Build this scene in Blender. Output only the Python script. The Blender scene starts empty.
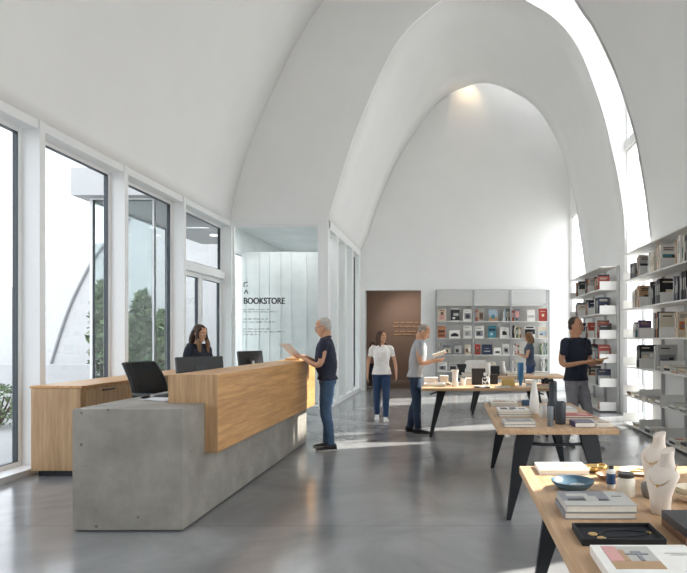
EXPO, SKY, SUN = 1.12, 2.2, 6.0
import bpy, bmesh, math, random
from mathutils import Vector, Matrix, Euler, noise
R = math.radians
PI = math.pi
rnd = random.Random(7)
SC = bpy.context.scene
COL = SC.collection
F = 580.0                       # focal length in pixels of the 687 x 573 frame
HX, HY = 451.0, 338.0           # vanishing point of the room's long axis
EYE = 1.5

def at(px, py, y):              # point seen at a pixel, at distance y into the room
    s = F / y
    return Vector(((px - HX) / s, y, EYE - (py - HY) / s))

def on(px, py, z=0.0):          # point seen at a pixel, at height z
    s = (py - HY) / (EYE - z)
    return Vector(((px - HX) / s, F / s, z))

# ------------------------------------------------------------------ materials
MATS = {}
def new_mat(name):
    m = bpy.data.materials.new(name); m.use_nodes = True
    nt = m.node_tree; nt.nodes.clear()
    out = nt.nodes.new('ShaderNodeOutputMaterial')
    b = nt.nodes.new('ShaderNodeBsdfPrincipled')
    nt.links.new(b.outputs[0], out.inputs[0])
    return m, nt, b

def hexc(h):
    v = [int(h[i:i+2], 16) / 255 for i in (0, 2, 4)]
    return [x / 12.92 if x <= .04045 else ((x + .055) / 1.055) ** 2.4 for x in v]

def plain(h, rough=.6, metal=0.0, var=.06, scale=30.0, bump=0.0, spec=.5):
    key = (h, rough, metal, var, scale, bump)
    if key in MATS: return MATS[key]
    m, nt, b = new_mat('mat_' + h)
    c = hexc(h)
    tc = nt.nodes.new('ShaderNodeTexCoord')
    n = nt.nodes.new('ShaderNodeTexNoise'); n.inputs['Scale'].default_value = scale; n.inputs['Detail'].default_value = 4
    nt.links.new(tc.outputs['Object'], n.inputs['Vector'])
    r = nt.nodes.new('ShaderNodeValToRGB')
    r.color_ramp.elements[0].position = .3; r.color_ramp.elements[1].position = .7
    r.color_ramp.elements[0].color = [x * (1 - var) for x in c] + [1]
    r.color_ramp.elements[1].color = [min(1, x * (1 + var)) for x in c] + [1]
    nt.links.new(n.outputs['Fac'], r.inputs[0]); nt.links.new(r.outputs[0], b.inputs['Base Color'])
    b.inputs['Roughness'].default_value = rough; b.inputs['Metallic'].default_value = metal
    b.inputs['Specular IOR Level'].default_value = spec
    if bump:
        bp = nt.nodes.new('ShaderNodeBump'); bp.inputs['Strength'].default_value = bump; bp.inputs['Distance'].default_value = .01
        nt.links.new(n.outputs['Fac'], bp.inputs['Height']); nt.links.new(bp.outputs[0], b.inputs['Normal'])
    MATS[key] = m
    return m

def oak(name, h1, h2, axis='X', rough=.42, scale=1.0):
    m, nt, b = new_mat(name)
    tc = nt.nodes.new('ShaderNodeTexCoord'); mp = nt.nodes.new('ShaderNodeMapping')
    k = {'X': (1.2, 22, 22), 'Y': (22, 1.2, 22), 'Z': (22, 22, 1.2)}[axis]
    mp.inputs['Scale'].default_value = [x * scale for x in k]
    nt.links.new(tc.outputs['Object'], mp.inputs[0])
    n1 = nt.nodes.new('ShaderNodeTexNoise'); n1.inputs['Scale'].default_value = 1.0; n1.inputs['Detail'].default_value = 6; n1.inputs['Distortion'].default_value = .6
    n2 = nt.nodes.new('ShaderNodeTexNoise'); n2.inputs['Scale'].default_value = 4.5; n2.inputs['Detail'].default_value = 3
    nt.links.new(mp.outputs[0], n1.inputs['Vector']); nt.links.new(mp.outputs[0], n2.inputs['Vector'])
    mx = nt.nodes.new('ShaderNodeMath'); mx.operation = 'MULTIPLY_ADD'; mx.inputs[1].default_value = .35
    nt.links.new(n2.outputs['Fac'], mx.inputs[0]); 
    hf = nt.nodes.new('ShaderNodeMath'); hf.operation = 'MULTIPLY'; hf.inputs[1].default_value = .7
    nt.links.new(n1.outputs['Fac'], hf.inputs[0]); nt.links.new(hf.outputs[0], mx.inputs[2])
    r = nt.nodes.new('ShaderNodeValToRGB')
    r.color_ramp.elements[0].position = .35; r.color_ramp.elements[1].position = .68
    r.color_ramp.elements[0].color = hexc(h1) + [1]; r.color_ramp.elements[1].color = hexc(h2) + [1]
    nt.links.new(mx.outputs[0], r.inputs[0]); nt.links.new(r.outputs[0], b.inputs['Base Color'])
    b.inputs['Roughness'].default_value = rough
    bp = nt.nodes.new('ShaderNodeBump'); bp.inputs['Strength'].default_value = .08
    nt.links.new(mx.outputs[0], bp.inputs['Height']); nt.links.new(bp.outputs[0], b.inputs['Normal'])
    return m

def concrete(name, h1, h2, rough=.7, pits=True):
    m, nt, b = new_mat(name)
    tc = nt.nodes.new('ShaderNodeTexCoord')
    n1 = nt.nodes.new('ShaderNodeTexNoise'); n1.inputs['Scale'].default_value = 2.2; n1.inputs['Detail'].default_value = 8; n1.inputs['Roughness'].default_value = .65
    nt.links.new(tc.outputs['Object'], n1.inputs['Vector'])
    r = nt.nodes.new('ShaderNodeValToRGB')
    r.color_ramp.elements[0].position = .3; r.color_ramp.elements[1].position = .72
    r.color_ramp.elements[0].color = hexc(h1) + [1]; r.color_ramp.elements[1].color = hexc(h2) + [1]
    nt.links.new(n1.outputs['Fac'], r.inputs[0])
    col = r.outputs[0]
    if pits:
        v = nt.nodes.new('ShaderNodeTexVoronoi'); v.inputs['Scale'].default_value = 7.0; v.inputs['Randomness'].default_value = 1
        nz = nt.nodes.new('ShaderNodeTexNoise'); nz.inputs['Scale'].default_value = 40
        ad = nt.nodes.new('ShaderNodeVectorMath'); ad.operation = 'MULTIPLY_ADD'; ad.inputs[1].default_value = (.02, .02, .02)
        nt.links.new(tc.outputs['Object'], nz.inputs['Vector']); nt.links.new(nz.outputs['Color'], ad.inputs[0]); nt.links.new(tc.outputs['Object'], ad.inputs[2])
        nt.links.new(ad.outputs[0], v.inputs['Vector'])
        pr = nt.nodes.new('ShaderNodeValToRGB'); pr.color_ramp.elements[0].position = .045; pr.color_ramp.elements[1].position = .10
        pr.color_ramp.elements[0].color = (.22, .22, .22, 1); pr.color_ramp.elements[1].color = (1, 1, 1, 1)
        nt.links.new(v.outputs['Distance'], pr.inputs[0])
        mm = nt.nodes.new('ShaderNodeMix'); mm.data_type = 'RGBA'; mm.blend_type = 'MULTIPLY'; mm.inputs[0].default_value = .8
        nt.links.new(col, mm.inputs[6]); nt.links.new(pr.outputs[0], mm.inputs[7]); col = mm.outputs[2]
    nt.links.new(col, b.inputs['Base Color'])
    b.inputs['Roughness'].default_value = rough
    bp = nt.nodes.new('ShaderNodeBump'); bp.inputs['Strength'].default_value = .15; bp.inputs['Distance'].default_value = .01
    nt.links.new(n1.outputs['Fac'], bp.inputs['Height']); nt.links.new(bp.outputs[0], b.inputs['Normal'])
    return m

def glass(name, tint, refl=1.0):
    m = bpy.data.materials.new(name); m.use_nodes = True
    nt = m.node_tree; nt.nodes.clear()
    out = nt.nodes.new('ShaderNodeOutputMaterial')
    t = nt.nodes.new('ShaderNodeBsdfTransparent'); t.inputs[0].default_value = (*tint, 1)
    g = nt.nodes.new('ShaderNodeBsdfGlossy'); g.inputs['Roughness'].default_value = .02
    fr = nt.nodes.new('ShaderNodeFresnel'); fr.inputs[0].default_value = 1.45
    ge = nt.nodes.new('ShaderNodeNewGeometry')          # reflect on the outer face of each side only
    iv = nt.nodes.new('ShaderNodeMath'); iv.operation = 'SUBTRACT'; iv.inputs[0].default_value = refl
    ml = nt.nodes.new('ShaderNodeMath'); ml.operation = 'MULTIPLY'
    bf = nt.nodes.new('ShaderNodeMath'); bf.operation = 'MULTIPLY'; bf.inputs[1].default_value = refl
    nt.links.new(ge.outputs['Backfacing'], bf.inputs[0]); nt.links.new(bf.outputs[0], iv.inputs[1]); nt.links.new(iv.outputs[0], ml.inputs[1])
    mx = nt.nodes.new('ShaderNodeMixShader')
    nt.links.new(fr.outputs[0], ml.inputs[0]); nt.links.new(ml.outputs[0], mx.inputs[0])
    nt.links.new(t.outputs[0], mx.inputs[1]); nt.links.new(g.outputs[0], mx.inputs[2]); nt.links.new(mx.outputs[0], out.inputs[0])
    return m

def floor_mat():
    m, nt, b = new_mat('polished_concrete')
    tc = nt.nodes.new('ShaderNodeTexCoord')
    n1 = nt.nodes.new('ShaderNodeTexNoise'); n1.inputs['Scale'].default_value = .8; n1.inputs['Detail'].default_value = 7; n1.inputs['Roughness'].default_value = .56; n1.inputs['Distortion'].default_value = .8
    n2 = nt.nodes.new('ShaderNodeTexNoise'); n2.inputs['Scale'].default_value = 1.6; n2.inputs['Detail'].default_value = 3
    for n in (n1, n2): nt.links.new(tc.outputs['Object'], n.inputs['Vector'])
    r = nt.nodes.new('ShaderNodeValToRGB')
    r.color_ramp.elements[0].position = .28; r.color_ramp.elements[1].position = .74
    r.color_ramp.elements[0].color = hexc('727273') + [1]; r.color_ramp.elements[1].color = hexc('a2a2a2') + [1]
    nt.links.new(n1.outputs['Fac'], r.inputs[0])
    # saw-cut joints
    sp = nt.nodes.new('ShaderNodeSeparateXYZ'); nt.links.new(tc.outputs['Object'], sp.inputs[0])
    joint = None
    for ax, off, pitch in ((1, 3.77, 4.2),):
        a = nt.nodes.new('ShaderNodeMath'); a.operation = 'ADD'; a.inputs[1].default_value = off
        nt.links.new(sp.outputs[ax], a.inputs[0])
        w = nt.nodes.new('ShaderNodeMath'); w.operation = 'PINGPONG'; w.inputs[1].default_value = pitch / 2
        nt.links.new(a.outputs[0], w.inputs[0])
        l = nt.nodes.new('ShaderNodeMath'); l.operation = 'LESS_THAN'; l.inputs[1].default_value = .004
        nt.links.new(w.outputs[0], l.inputs[0])
        if joint is None: joint = l
        else:
            mxx = nt.nodes.new('ShaderNodeMath'); mxx.operation = 'MAXIMUM'
            nt.links.new(joint.outputs[0], mxx.inputs[0]); nt.links.new(l.outputs[0], mxx.inputs[1]); joint = mxx
    mm = nt.nodes.new('ShaderNodeMix'); mm.data_type = 'RGBA'
    jm = nt.nodes.new('ShaderNodeMath'); jm.operation = 'MULTIPLY'; jm.inputs[1].default_value = .55
    nt.links.new(joint.outputs[0], jm.inputs[0]); nt.links.new(jm.outputs[0], mm.inputs[0])
    nt.links.new(r.outputs[0], mm.inputs[6]); mm.inputs[7].default_value = (.05, .05, .05, 1)
    nt.links.new(mm.outputs[2], b.inputs['Base Color'])
    rr = nt.nodes.new('ShaderNodeMapRange'); rr.inputs[3].default_value = .10; rr.inputs[4].default_value = .24
    nt.links.new(n2.outputs['Fac'], rr.inputs[0]); nt.links.new(rr.outputs[0], b.inputs['Roughness'])
    b.inputs['Specular IOR Level'].default_value = .85
    return m

M_WHITE = plain('f0efed', .75, var=.012, scale=3)
M_PLASTER = plain('efefee', .85, var=.012, scale=1.5)
M_FRAME = plain('eceded', .4, var=.01)
M_DARK = plain('23282e', .4)
M_GASKET = plain('3c444c', .4)
M_OAK_Z = oak('oak_upright', 'a07b55', 'c6a37a', 'Z')
M_OAK_Y = oak('oak_counter', 'ad7c4a', 'd6a56b', 'Y')
M_OAK_T = oak('oak_table', 'b08a64', 'd0ae8b', 'Y', .5)
M_OAK_TX = oak('oak_table_cross', 'b08a64', 'd0ae8b', 'X', .5)
M_CONC = concrete('cast_concrete', '7e7972', 'a7a299')
M_CONCW = concrete('pale_concrete', 'd3d9d8', 'e6eae9', .8, False)
M_GLASS = glass('window_glass', (.73, .745, .755), .9)
M_GLASSG = glass('green_glass', (.92, .95, .95), .9)
M_SKYL = glass('skylight_glass', (.975, .98, .985), .8)
M_CLEAR = glass('clear_glass', (.965, .975, .975), .8)
M_BLACK = plain('1b1c1f', .45, var=.1)
M_STEEL = plain('1e2126', .35, var=.1, spec=.4)
M_SHELF = plain('e4e3e0', .45, var=.01)
M_ALU = plain('b9babb', .35, .6, var=.03)
M_PAGE = plain('ebe6da', .8, var=.04, scale=120)
M_SKIN = plain('c69678', .55, var=.05, scale=14)
M_SKIN2 = plain('b98768', .55, var=.05, scale=14)

# ------------------------------------------------------------------ mesh builder
class MB:
    def __init__(self): self.v, self.f, self.m, self.cur = [], [], [], 0
    def add(self, vs, fs):
        b = len(self.v)
        self.v += [Vector(p) for p in vs]; self.f += [tuple(b + i for i in f) for f in fs]; self.m += [self.cur] * len(fs)
        return self
    def box(self, x0, x1, y0, y1, z0, z1, T=None):
        vs = [Vector(p) for p in ((x0,y0,z0),(x1,y0,z0),(x1,y1,z0),(x0,y1,z0),(x0,y0,z1),(x1,y0,z1),(x1,y1,z1),(x0,y1,z1))]
        if T is not None: vs = [T @ p for p in vs]
        return self.add(vs, [(0,3,2,1),(4,5,6,7),(0,1,5,4),(1,2,6,5),(2,3,7,6),(3,0,4,7)])
    def loft(self, rings, cap=True, closed=True):
        n = len(rings[0]); vs = [p for r in rings for p in r]; fs = []
        for i in range(len(rings) - 1):
            for j in range(n if closed else n - 1):
                k = (j + 1) % n
                fs.append((i*n + j, i*n + k, (i+1)*n + k, (i+1)*n + j))
        if cap:
            fs.append(tuple(range(n - 1, -1, -1))); fs.append(tuple((len(rings)-1)*n + j for j in range(n)))
        return self.add(vs, fs)
    def prism(self, poly, a, b, axis='Y'):
        def P(u, w, t): return {'Y': (u, t, w), 'X': (t, u, w), 'Z': (u, w, t)}[axis]
        return self.loft([[P(u, w, a) for u, w in poly], [P(u, w, b) for u, w in poly]])
    def tube(self, pts, rad, n=12, flat=1.0, ref=None):
        pts = [Vector(p) for p in pts]
        if not hasattr(rad, '__len__'): rad = [rad] * len(pts)
        rings = []; u = None
        for i, p in enumerate(pts):
            d = (pts[min(i+1, len(pts)-1)] - pts[max(i-1, 0)]).normalized()
            if u is None:
                u = Vector(ref) if ref is not None else (Vector((0,0,1)) if abs(d.z) < .9 else Vector((1,0,0)))
            u = (u - d * u.dot(d))
            u = u.normalized() if u.length > 1e-6 else d.orthogonal().normalized()
            w = d.cross(u)
            rings.append([p + (u * math.cos(2*PI*k/n) * flat + w * math.sin(2*PI*k/n)) * rad[i] for k in range(n)])
        return self.loft(rings)
    def lathe(self, prof, n=28, c=(0,0,0), sx=1, sy=1):
        c = Vector(c)
        rings = [[c + Vector((r*sx*math.cos(2*PI*k/n), r*sy*math.sin(2*PI*k/n), z)) for k in range(n)] for r, z in prof]
        return self.loft(rings)
    def ell(self, c, rx, ry, rz, T=None, n=16, m=10):
        c = Vector(c); rings = []
        for i in range(1, m):
            a = -PI/2 + PI*i/m
            rings.append([c + Vector((rx*math.cos(a)*math.cos(2*PI*k/n), ry*math.cos(a)*math.sin(2*PI*k/n), rz*math.sin(a))) for k in range(n)])
        if T is not None: rings = [[T @ p for p in r] for r in rings]
        return self.loft(rings)
    def build(self, name, mats, parent=None, loc=None, bevel=0, smooth=False, seg=2):
        me = bpy.data.meshes.new(name)
        me.from_pydata([tuple(p) for p in self.v], [], self.f)
        mats = mats if isinstance(mats, (list, tuple)) else [mats]
        for m in mats: me.materials.append(m)
        if len(mats) > 1: me.polygons.foreach_set('material_index', self.m)
        bm = bmesh.new(); bm.from_mesh(me); bmesh.ops.recalc_face_normals(bm, faces=bm.faces); bm.to_mesh(me); bm.free()
        if smooth: me.polygons.foreach_set('use_smooth', [True] * len(me.polygons))
        me.update()
        o = bpy.data.objects.new(name, me); COL.objects.link(o)
        if parent is not None: o.parent = parent
        if loc is not None: o.location = loc
        if bevel:
            md = o.modifiers.new('bevel', 'BEVEL'); md.width = bevel; md.segments = seg; md.limit_method = 'ANGLE'; md.angle_limit = R(35)
        if smooth == 'auto' and hasattr(me, 'set_sharp_from_angle'):
            me.set_sharp_from_angle(angle=R(40))
        return o

def remesh(mb, name, mat, parent, voxel=.008, it=4, wr=0.0, wf=9.0):
    me = bpy.data.meshes.new('tmp'); me.from_pydata([tuple(p) for p in mb.v], [], mb.f)
    bm = bmesh.new(); bm.from_mesh(me); bmesh.ops.recalc_face_normals(bm, faces=bm.faces); bm.to_mesh(me); bm.free()
    o = bpy.data.objects.new('tmp', me); COL.objects.link(o)
    md = o.modifiers.new('r', 'REMESH'); md.mode = 'VOXEL'; md.voxel_size = voxel
    if it:
        sm = o.modifiers.new('s', 'SMOOTH'); sm.iterations = it; sm.factor = .5
    dg = bpy.context.evaluated_depsgraph_get(); dg.update()
    res = bpy.data.meshes.new_from_object(o.evaluated_get(dg))
    bpy.data.objects.remove(o); bpy.data.meshes.remove(me)
    if wr:
        for v in res.vertices:
            p = v.co
            k = noise.noise(Vector((p.x*wf, p.y*wf, p.z*wf*1.7))) + .5*noise.noise(Vector((p.x*wf*2.3+7, p.y*wf*2.3, p.z*wf*3.5)))
            v.co = p + v.normal * k * wr
    res.materials.clear(); res.materials.append(mat)
    res.polygons.foreach_set('use_smooth', [True] * len(res.polygons)); res.update(); res.name = name
    ob = bpy.data.objects.new(name, res); COL.objects.link(ob)
    if parent is not None: ob.parent = parent
    return ob

def tag(o, label, cat, group=None):
    o['label'] = label; o['category'] = cat
    if group: o['group'] = group
    return o
def struct(o): o['kind'] = 'structure'; return o
def thing(name, label, cat, loc=(0,0,0), rz=0.0, group=None):
    o = bpy.data.objects.new(name, None); COL.objects.link(o); o.empty_display_size = .1
    o.location = loc; o.rotation_euler = (0, 0, rz)
    return tag(o, label, cat, group)

PAL = {'white': 'ece9e3', 'cream': 'd9cdb8', 'pale grey': 'b9b7b2', 'grey': '85858a', 'charcoal': '34363a', 'black': '1d1d20', 'navy': '232f4a', 'blue': '3e6391',
       'teal': '3f7f8c', 'green': '5f7a5c', 'red': 'a63a30', 'pink': 'd39a95', 'orange': 'c0703f', 'brown': '6d4c38', 'tan': 'b2906b', 'purple': '5a4a6e', 'yellow': 'cfae57', 'pale blue': 'a9bccb'}
def cm(c): return plain(PAL[c], .45, var=.03, scale=25)

def catmull(pts, n):
    pts = [Vector(p) for p in pts]
    L = [0]
    for a, b in zip(pts, pts[1:]): L.append(L[-1] + (b - a).length)
    out = []
    for k in range(n):
        s = L[-1] * k / (n - 1); i = 0
        while i < len(pts) - 2 and L[i+1] < s: i += 1
        t = (s - L[i]) / max(1e-9, L[i+1] - L[i])
        p1, p2 = pts[i], pts[i+1]
        p0 = pts[i-1] if i else p1 * 2 - p2
        p3 = pts[i+2] if i + 2 < len(pts) else p2 * 2 - p1
        out.append(.5 * ((2*p1) + (p2 - p0)*t + (2*p0 - 5*p1 + 4*p2 - p3)*t*t + (3*p1 - p0 - 3*p2 + p3)*t**3))
    return out

# ------------------------------------------------------------------ people
def rot_pts(mb, start, M):
    for i in range(start, len(mb.v)): mb.v[i] = M @ mb.v[i]

def hand(mb, wrist, d, pn, thumb, k=1.0, curl=.5):
    """wrist point, finger direction d, palm normal pn (palm side), thumb: +1/-1 side along d x pn."""
    d = d.normalized(); pn = (pn - d * pn.dot(d)).normalized(); s = d.cross(pn) * thumb
    rings = []
    for t, hw, ht in ((-.01, .026, .021), (.02, .030, .019), (.055, .040, .017), (.085, .041, .014), (.097, .037, .011)):
        c = wrist + d * t * k
        rings.append([c + (s * math.cos(a) * hw + pn * math.sin(a) * ht) * k for a in [2*PI*q/14 for q in range(14)]])
    mb.loft(rings)
    for i, (off, ln) in enumerate(((.030, .070), (.010, .080), (-.010, .074), (-.029, .058))):
        b = wrist + (d * .085 + s * off) * k; pts = [b - d*.02*k]; a = 0; p = b
        pts.append(p)
        for seg, share in enumerate((.45, .32, .23)):
            a += curl * (.75, .8, .5)[seg]
            p = p + (d * math.cos(a) + pn * math.sin(a)) * ln * share * k; pts.append(p)
        mb.tube(pts, [.0095*k, .0095*k, .009*k, .0085*k, .0068*k], 8)
    b = wrist + (d * .028 + s * .026) * k
    dd = (d * .62 + s * .62 + pn * .45).normalized(); p1 = b + dd * .04 * k; p2 = p1 + (d * .85 + s * .2 + pn * .4).normalized() * .034 * k
    mb.tube([b - dd*.015*k, b, p1, p2], [.013*k, .0125*k, .0105*k, .0078*k], 8)

HEADR = [(-.118,.016,.070,.030),(-.108,.030,.084,.010),(-.090,.044,.090,-.020),(-.065,.055,.092,-.045),(-.035,.064,.089,-.066),(-.005,.069,.086,-.084),(.025,.073,.088,-.094),(.055,.0735,.086,-.096),(.080,.066,.074,-.088),(.100,.050,.050,-.066),(.114,.024,.016,-.034)]
def head(mb, M):
    n0 = len(mb.v); rings = []
    for z, hw, yf, yb in HEADR:
        c = (yf + yb) / 2; hd = (yf - yb) / 2; ring = []
        for q in range(24):
            a = 2*PI*q/24; ca, sa = math.cos(a), math.sin(a)
            ring.append(Vector((hw * math.copysign(abs(ca)**.9, ca), c + hd * math.copysign(abs(sa)**.9, sa), z)))
        rings.append(ring)
    mb.loft(rings)
    mb.tube([(0, .080, .022), (0, .094, .000), (0, .108, -.028), (0, .098, -.040)], [.009, .011, .014, .010], 8)      # nose
    mb.tube([(-.024, .082, -.062), (0, .094, -.060), (.024, .082, -.062)], [.004, .0075, .004], 8)                   # upper lip
    mb.tube([(-.020, .081, -.072), (0, .091, -.071), (.020, .081, -.072)], [.004, .0075, .004], 8)                   # lower lip
    mb.tube([(-.050, .070, .030), (-.028, .086, .034), (0, .085, .026), (.028, .086, .034), (.050, .070, .030)], .0075, 8)   # brow
    for s in (-1, 1): mb.ell((s*.073, -.008, -.008), .009, .020, .032)
    rot_pts(mb, n0, M)

def shoe(name, at_, yaw, mat, sole, root, k=1.0, pitch=0.0):
    T = Matrix.Translation(at_) @ Matrix.Rotation(yaw, 4, 'Z') @ Matrix.Rotation(pitch, 4, 'X')
    mb = MB(); rings = []
    for y, hw, h, zb in ((-.085,.020,.05,.012),(-.078,.031,.085,.012),(-.05,.036,.098,.012),(-.01,.036,.098,.012),(.03,.038,.075,.012),(.08,.044,.056,.012),(.13,.046,.045,.012),(.165,.038,.036,.012),(.182,.020,.024,.014)):
        ring = []
        for q in range(14):
            a = 2*PI*q/14
            ring.append(T @ Vector((hw*k*math.cos(a), y*k, (zb + (h - zb) * (.5 + .5*math.sin(a)))*k)))
        rings.append(ring)
    mb.loft(rings); o = mb.build(name, mat, root, smooth=True)
    sb = MB(); ol = [(.024,-.088),(.036,-.06),(.037,0),(.042,.05),(.049,.10),(.047,.145),(.034,.178),(0,.19)]
    poly = ol + [(-x, y) for x, y in reversed(ol[:-1])]
    sb.loft([[T @ Vector((x*k, y*k, z*k)) for x, y in poly] for z in (0, .016)]); sb.build('sole', sole, o, bevel=.003)
    return o

def limb(mb, pts, rad, n=14, sub=4):
    P_ = [Vector(p) for p in pts]; c = catmull(P_, (len(P_) - 1) * sub + 1)
    L = [0]
    for a, b in zip(P_, P_[1:]): L.append(L[-1] + (b - a).length)
    rs = []
    for i in range(len(c)):
        s = L[-1] * i / (len(c) - 1); j = 0
        while j < len(P_) - 2 and L[j+1] < s: j += 1
        t = (s - L[j]) / (L[j+1] - L[j]); rs.append(rad[j] + (rad[j+1] - rad[j]) * t)
    mb.tube(c, rs, n)

def person(label, pos, face, H, spec):
    """Local frame: +y ahead, +x the person's right-hand side as seen from behind."""
    k = H / 1.75
    root = thing('person', label, 'person', pos, face)
    g = spec.get
    skin = g('skin', M_SKIN); vox = g('voxel', .0075); slim = g('slim', 1.0)
    lean = g('lean', 0.0); hs = Vector((0, g('hip_y', 0), 0))
    def T(z): return Vector((g('shift_x', 0) * max(0, z - .9), hs.y + lean * max(0, z - .92), 0))
    def tor(mb, rows, inf=0.0):
        rings = []
        for z, yc, rx, ry in rows:
            o = T(z); c = Vector((o.x, o.y + yc, z))
            rings.append([(c + Vector(((rx*slim + inf)*math.copysign(abs(math.cos(a))**.85, math.cos(a)), (ry + inf)*math.sin(a), 0))) * k for a in [2*PI*q/26 for q in range(26)]])
        mb.loft(rings)
    fem = g('female', False)
    belly = g('belly', 0)
    TOR = [(.86,0,.13,.085),(.93,-.005,.168,.108),(1.0,0,.158,.10),(1.08,.005,.145 + belly*.3,.098 + belly),(1.16,.004,.148 + belly*.3,.102 + belly),(1.25,.004,.160,.112 + belly*.4),(1.34,.0,.170,.112),(1.41,-.006,.165,.090),(1.455,-.012,.115,.068),(1.49,-.014,.066,.058)]
    if fem: TOR = [(.86,0,.14,.09),(.93,-.008,.172,.112),(1.0,-.002,.152,.10),(1.08,.004,.128,.088),(1.16,.006,.130,.092),(1.25,.016,.145,.112),(1.34,.010,.152,.108),(1.41,-.004,.148,.082),(1.455,-.012,.10,.06),(1.49,-.014,.056,.05)]
    sw = (.168 if fem else .19) * slim
    body = MB(); tor(body, TOR)
    # head and neck
    hp = Matrix.Rotation(g('head_yaw', 0), 4, 'Z') @ Matrix.Rotation(-g('head_pitch', 0), 4, 'X')
    nb = (T(1.48) + Vector((0, -.014, 1.48))) * k
    hc = nb + (Vector((0, .012 + lean*.08 + g('head_fwd', 0), .158 - g('head_drop', 0)))) * k
    HM = Matrix.Translation(hc) @ hp @ Matrix.Scale(k * (1.0 if fem else 1.02), 4)
    head(body, HM)
    neckr = .050 if fem else .058
    body.tube([nb - Vector((0, 0, .05*k)), nb, HM @ Vector((0, -.030, -.075)), HM @ Vector((0, -.025, -.02))], [neckr*k*1.25, neckr*k, neckr*.95*k, neckr*.8*k], 16)
    arms = {}
    for s in (-1, 1):
        a = g('arm_r' if s > 0 else 'arm_l')
        sh = (T(1.42) + Vector((s*sw, -.008, 1.415))) * k
        el, wr = Vector(a[0]) * k, Vector(a[1]) * k
        limb(body, [sh - Vector((s*.03*k, 0, -.005)), sh, el, wr], [.052*k*(.86 if fem else 1), .052*k*(.86 if fem else 1), .039*k*(.88 if fem else 1), .026*k*(.9 if fem else 1)])
        arms[s] = (sh, el, wr)
        hd = Vector(a[2]) if len(a) > 2 else (wr - el)
        hand(body, wr, hd, Vector(a[3]) if len(a) > 3 else Vector((-s, 0, 0)), a[4] if len(a) > 4 else 1, k * (.92 if fem else 1.0), a[5] if len(a) > 5 else .45)
    legs = {}
    for s in (-1, 1):
        kn, an = g('leg_r' if s > 0 else 'leg_l')
        hip = (Vector((s*.085, hs.y - .005, .90))) * k; kn = Vector(kn) * k; an = Vector(an) * k
        limb(body, [hip, kn, (kn + an)/2 + Vector((0, -.012, .04))*k, an], [.082*k, .054*k, .050*k, .036*k])
        legs[s] = (hip, kn, an)
    remesh(body, 'body', skin, root, vox, 3)
    # eyes, brows
    for s in (-1, 1):
        e = MB().ell((s*.031, .0835, .008), .0125, .008, .0075, HM, 12, 8); eo = e.build('eye', plain('e8e2da', .3), root, smooth=True)
        MB().ell((s*.031, .0895, .008), .006, .004, .006, HM, 10, 6).build('iris', plain('2c2019', .3), eo, smooth=True)
        MB().tube([HM @ Vector(p) for p in ((s*.048, .078, .028), (s*.030, .0935, .034), (s*.014, .0915, .030))], .0035*k, 6).build('eyebrow', plain(g('hair'), .8), root, smooth=True)
    # hair
    hm = plain(g('hair'), .7, var=.25, scale=60, bump=.3)
    hb = MB(); st = g('hair_style', 'short')
    if st == 'short':
        hb.ell((0, -.022, .042), .0795, .094, .080, HM, 24, 16); hb.ell((0, -.050, -.005), .070, .056, .070, HM, 20, 12)
    elif st == 'cropped':
        hb.ell((0, -.020, .040), .0775, .090, .0785, HM, 24, 16); hb.ell((0, -.045, 0), .0695, .056, .062, HM, 20, 12)
    else:
        hb.ell((0, -.020, .042), .083, .100, .083, HM, 24, 16); hb.ell((0, -.052, -.02), .078, .062, .095, HM, 20, 12)
        ln = g('hair_len', .22); fw = g('hair_fwd', 0)
        for s in (-1, 1):
            pts = [HM @ Vector(p) for p in ((s*.040, .045, .085), (s*.076, .022, .03), (s*.082, .010 + fw*.3, -.05), (s*.080, .014 + fw*.7, -.13), (s*.066, .030 + fw, -.13 - ln*.55))]
            limb(hb, pts, [.020*k, .024*k, .027*k, .028*k, .012*k], 10)
            pts = [HM @ Vector(p) for p in ((s*.05, -.05, .02), (s*.062, -.06, -.08), (s*.058, -.058, -.16), (s*.045, -.055, -.13 - ln*.6))]
            limb(hb, pts, [.045*k, .044*k, .040*k, .018*k], 12)
        limb(hb, [HM @ Vector(p) for p in ((0, -.075, 0), (0, -.085, -.09), (0, -.075, -.15 - ln*.5))], [.05*k, .045*k, .02*k], 12)
    ho = remesh(hb, 'hair', hm, root, .0065, 2, .004, 40)
    if g('hair_tip'):
        tb = MB()
        for s in (-1, 1):
            limb(tb, [HM @ Vector(p) for p in ((s*.083, .012 + fw*.42, -.075), (s*.082, .018 + fw*.7, -.13), (s*.068, .034 + fw, -.14 - ln*.55))], [.027*k, .034*k, .016*k], 10)
        remesh(tb, 'hair_ends', plain(g('hair_tip'), .7, var=.2, scale=60), ho, .0065, 2, .003, 40)
    if g('glasses'):
        gb = MB()
        for s in (-1, 1):
            c = [HM @ Vector((s*.032 + .021*math.cos(a), .097, .006 + .016*math.sin(a))) for a in [2*PI*q/18 for q in range(19)]]
            gb.tube(c, .0022, 6); gb.tube([HM @ Vector((s*.053, .097, .012)), HM @ Vector((s*.079, .0, .010))], .0022, 6)
        gb.tube([HM @ Vector((-.011, .098, .010)), HM @ Vector((.011, .098, .010))], .0022, 6)
        gb.build('glasses', plain('2a2a2c', .4), root, smooth=True)
    # top
    hem = g('hem', .90)
    top = MB(); rows = [r for r in TOR if r[0] > hem + .02 and r[0] < 1.47]
    first = next(r for r in TOR if r[0] > hem - .02)
    rows = [(hem, first[1], max(first[2], .180), max(first[3], .122))] + rows + [(1.468, -.013, .088, .064), (1.482, -.014, .066, .056)]
    tor(top, rows, g('ease', .014))
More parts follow.
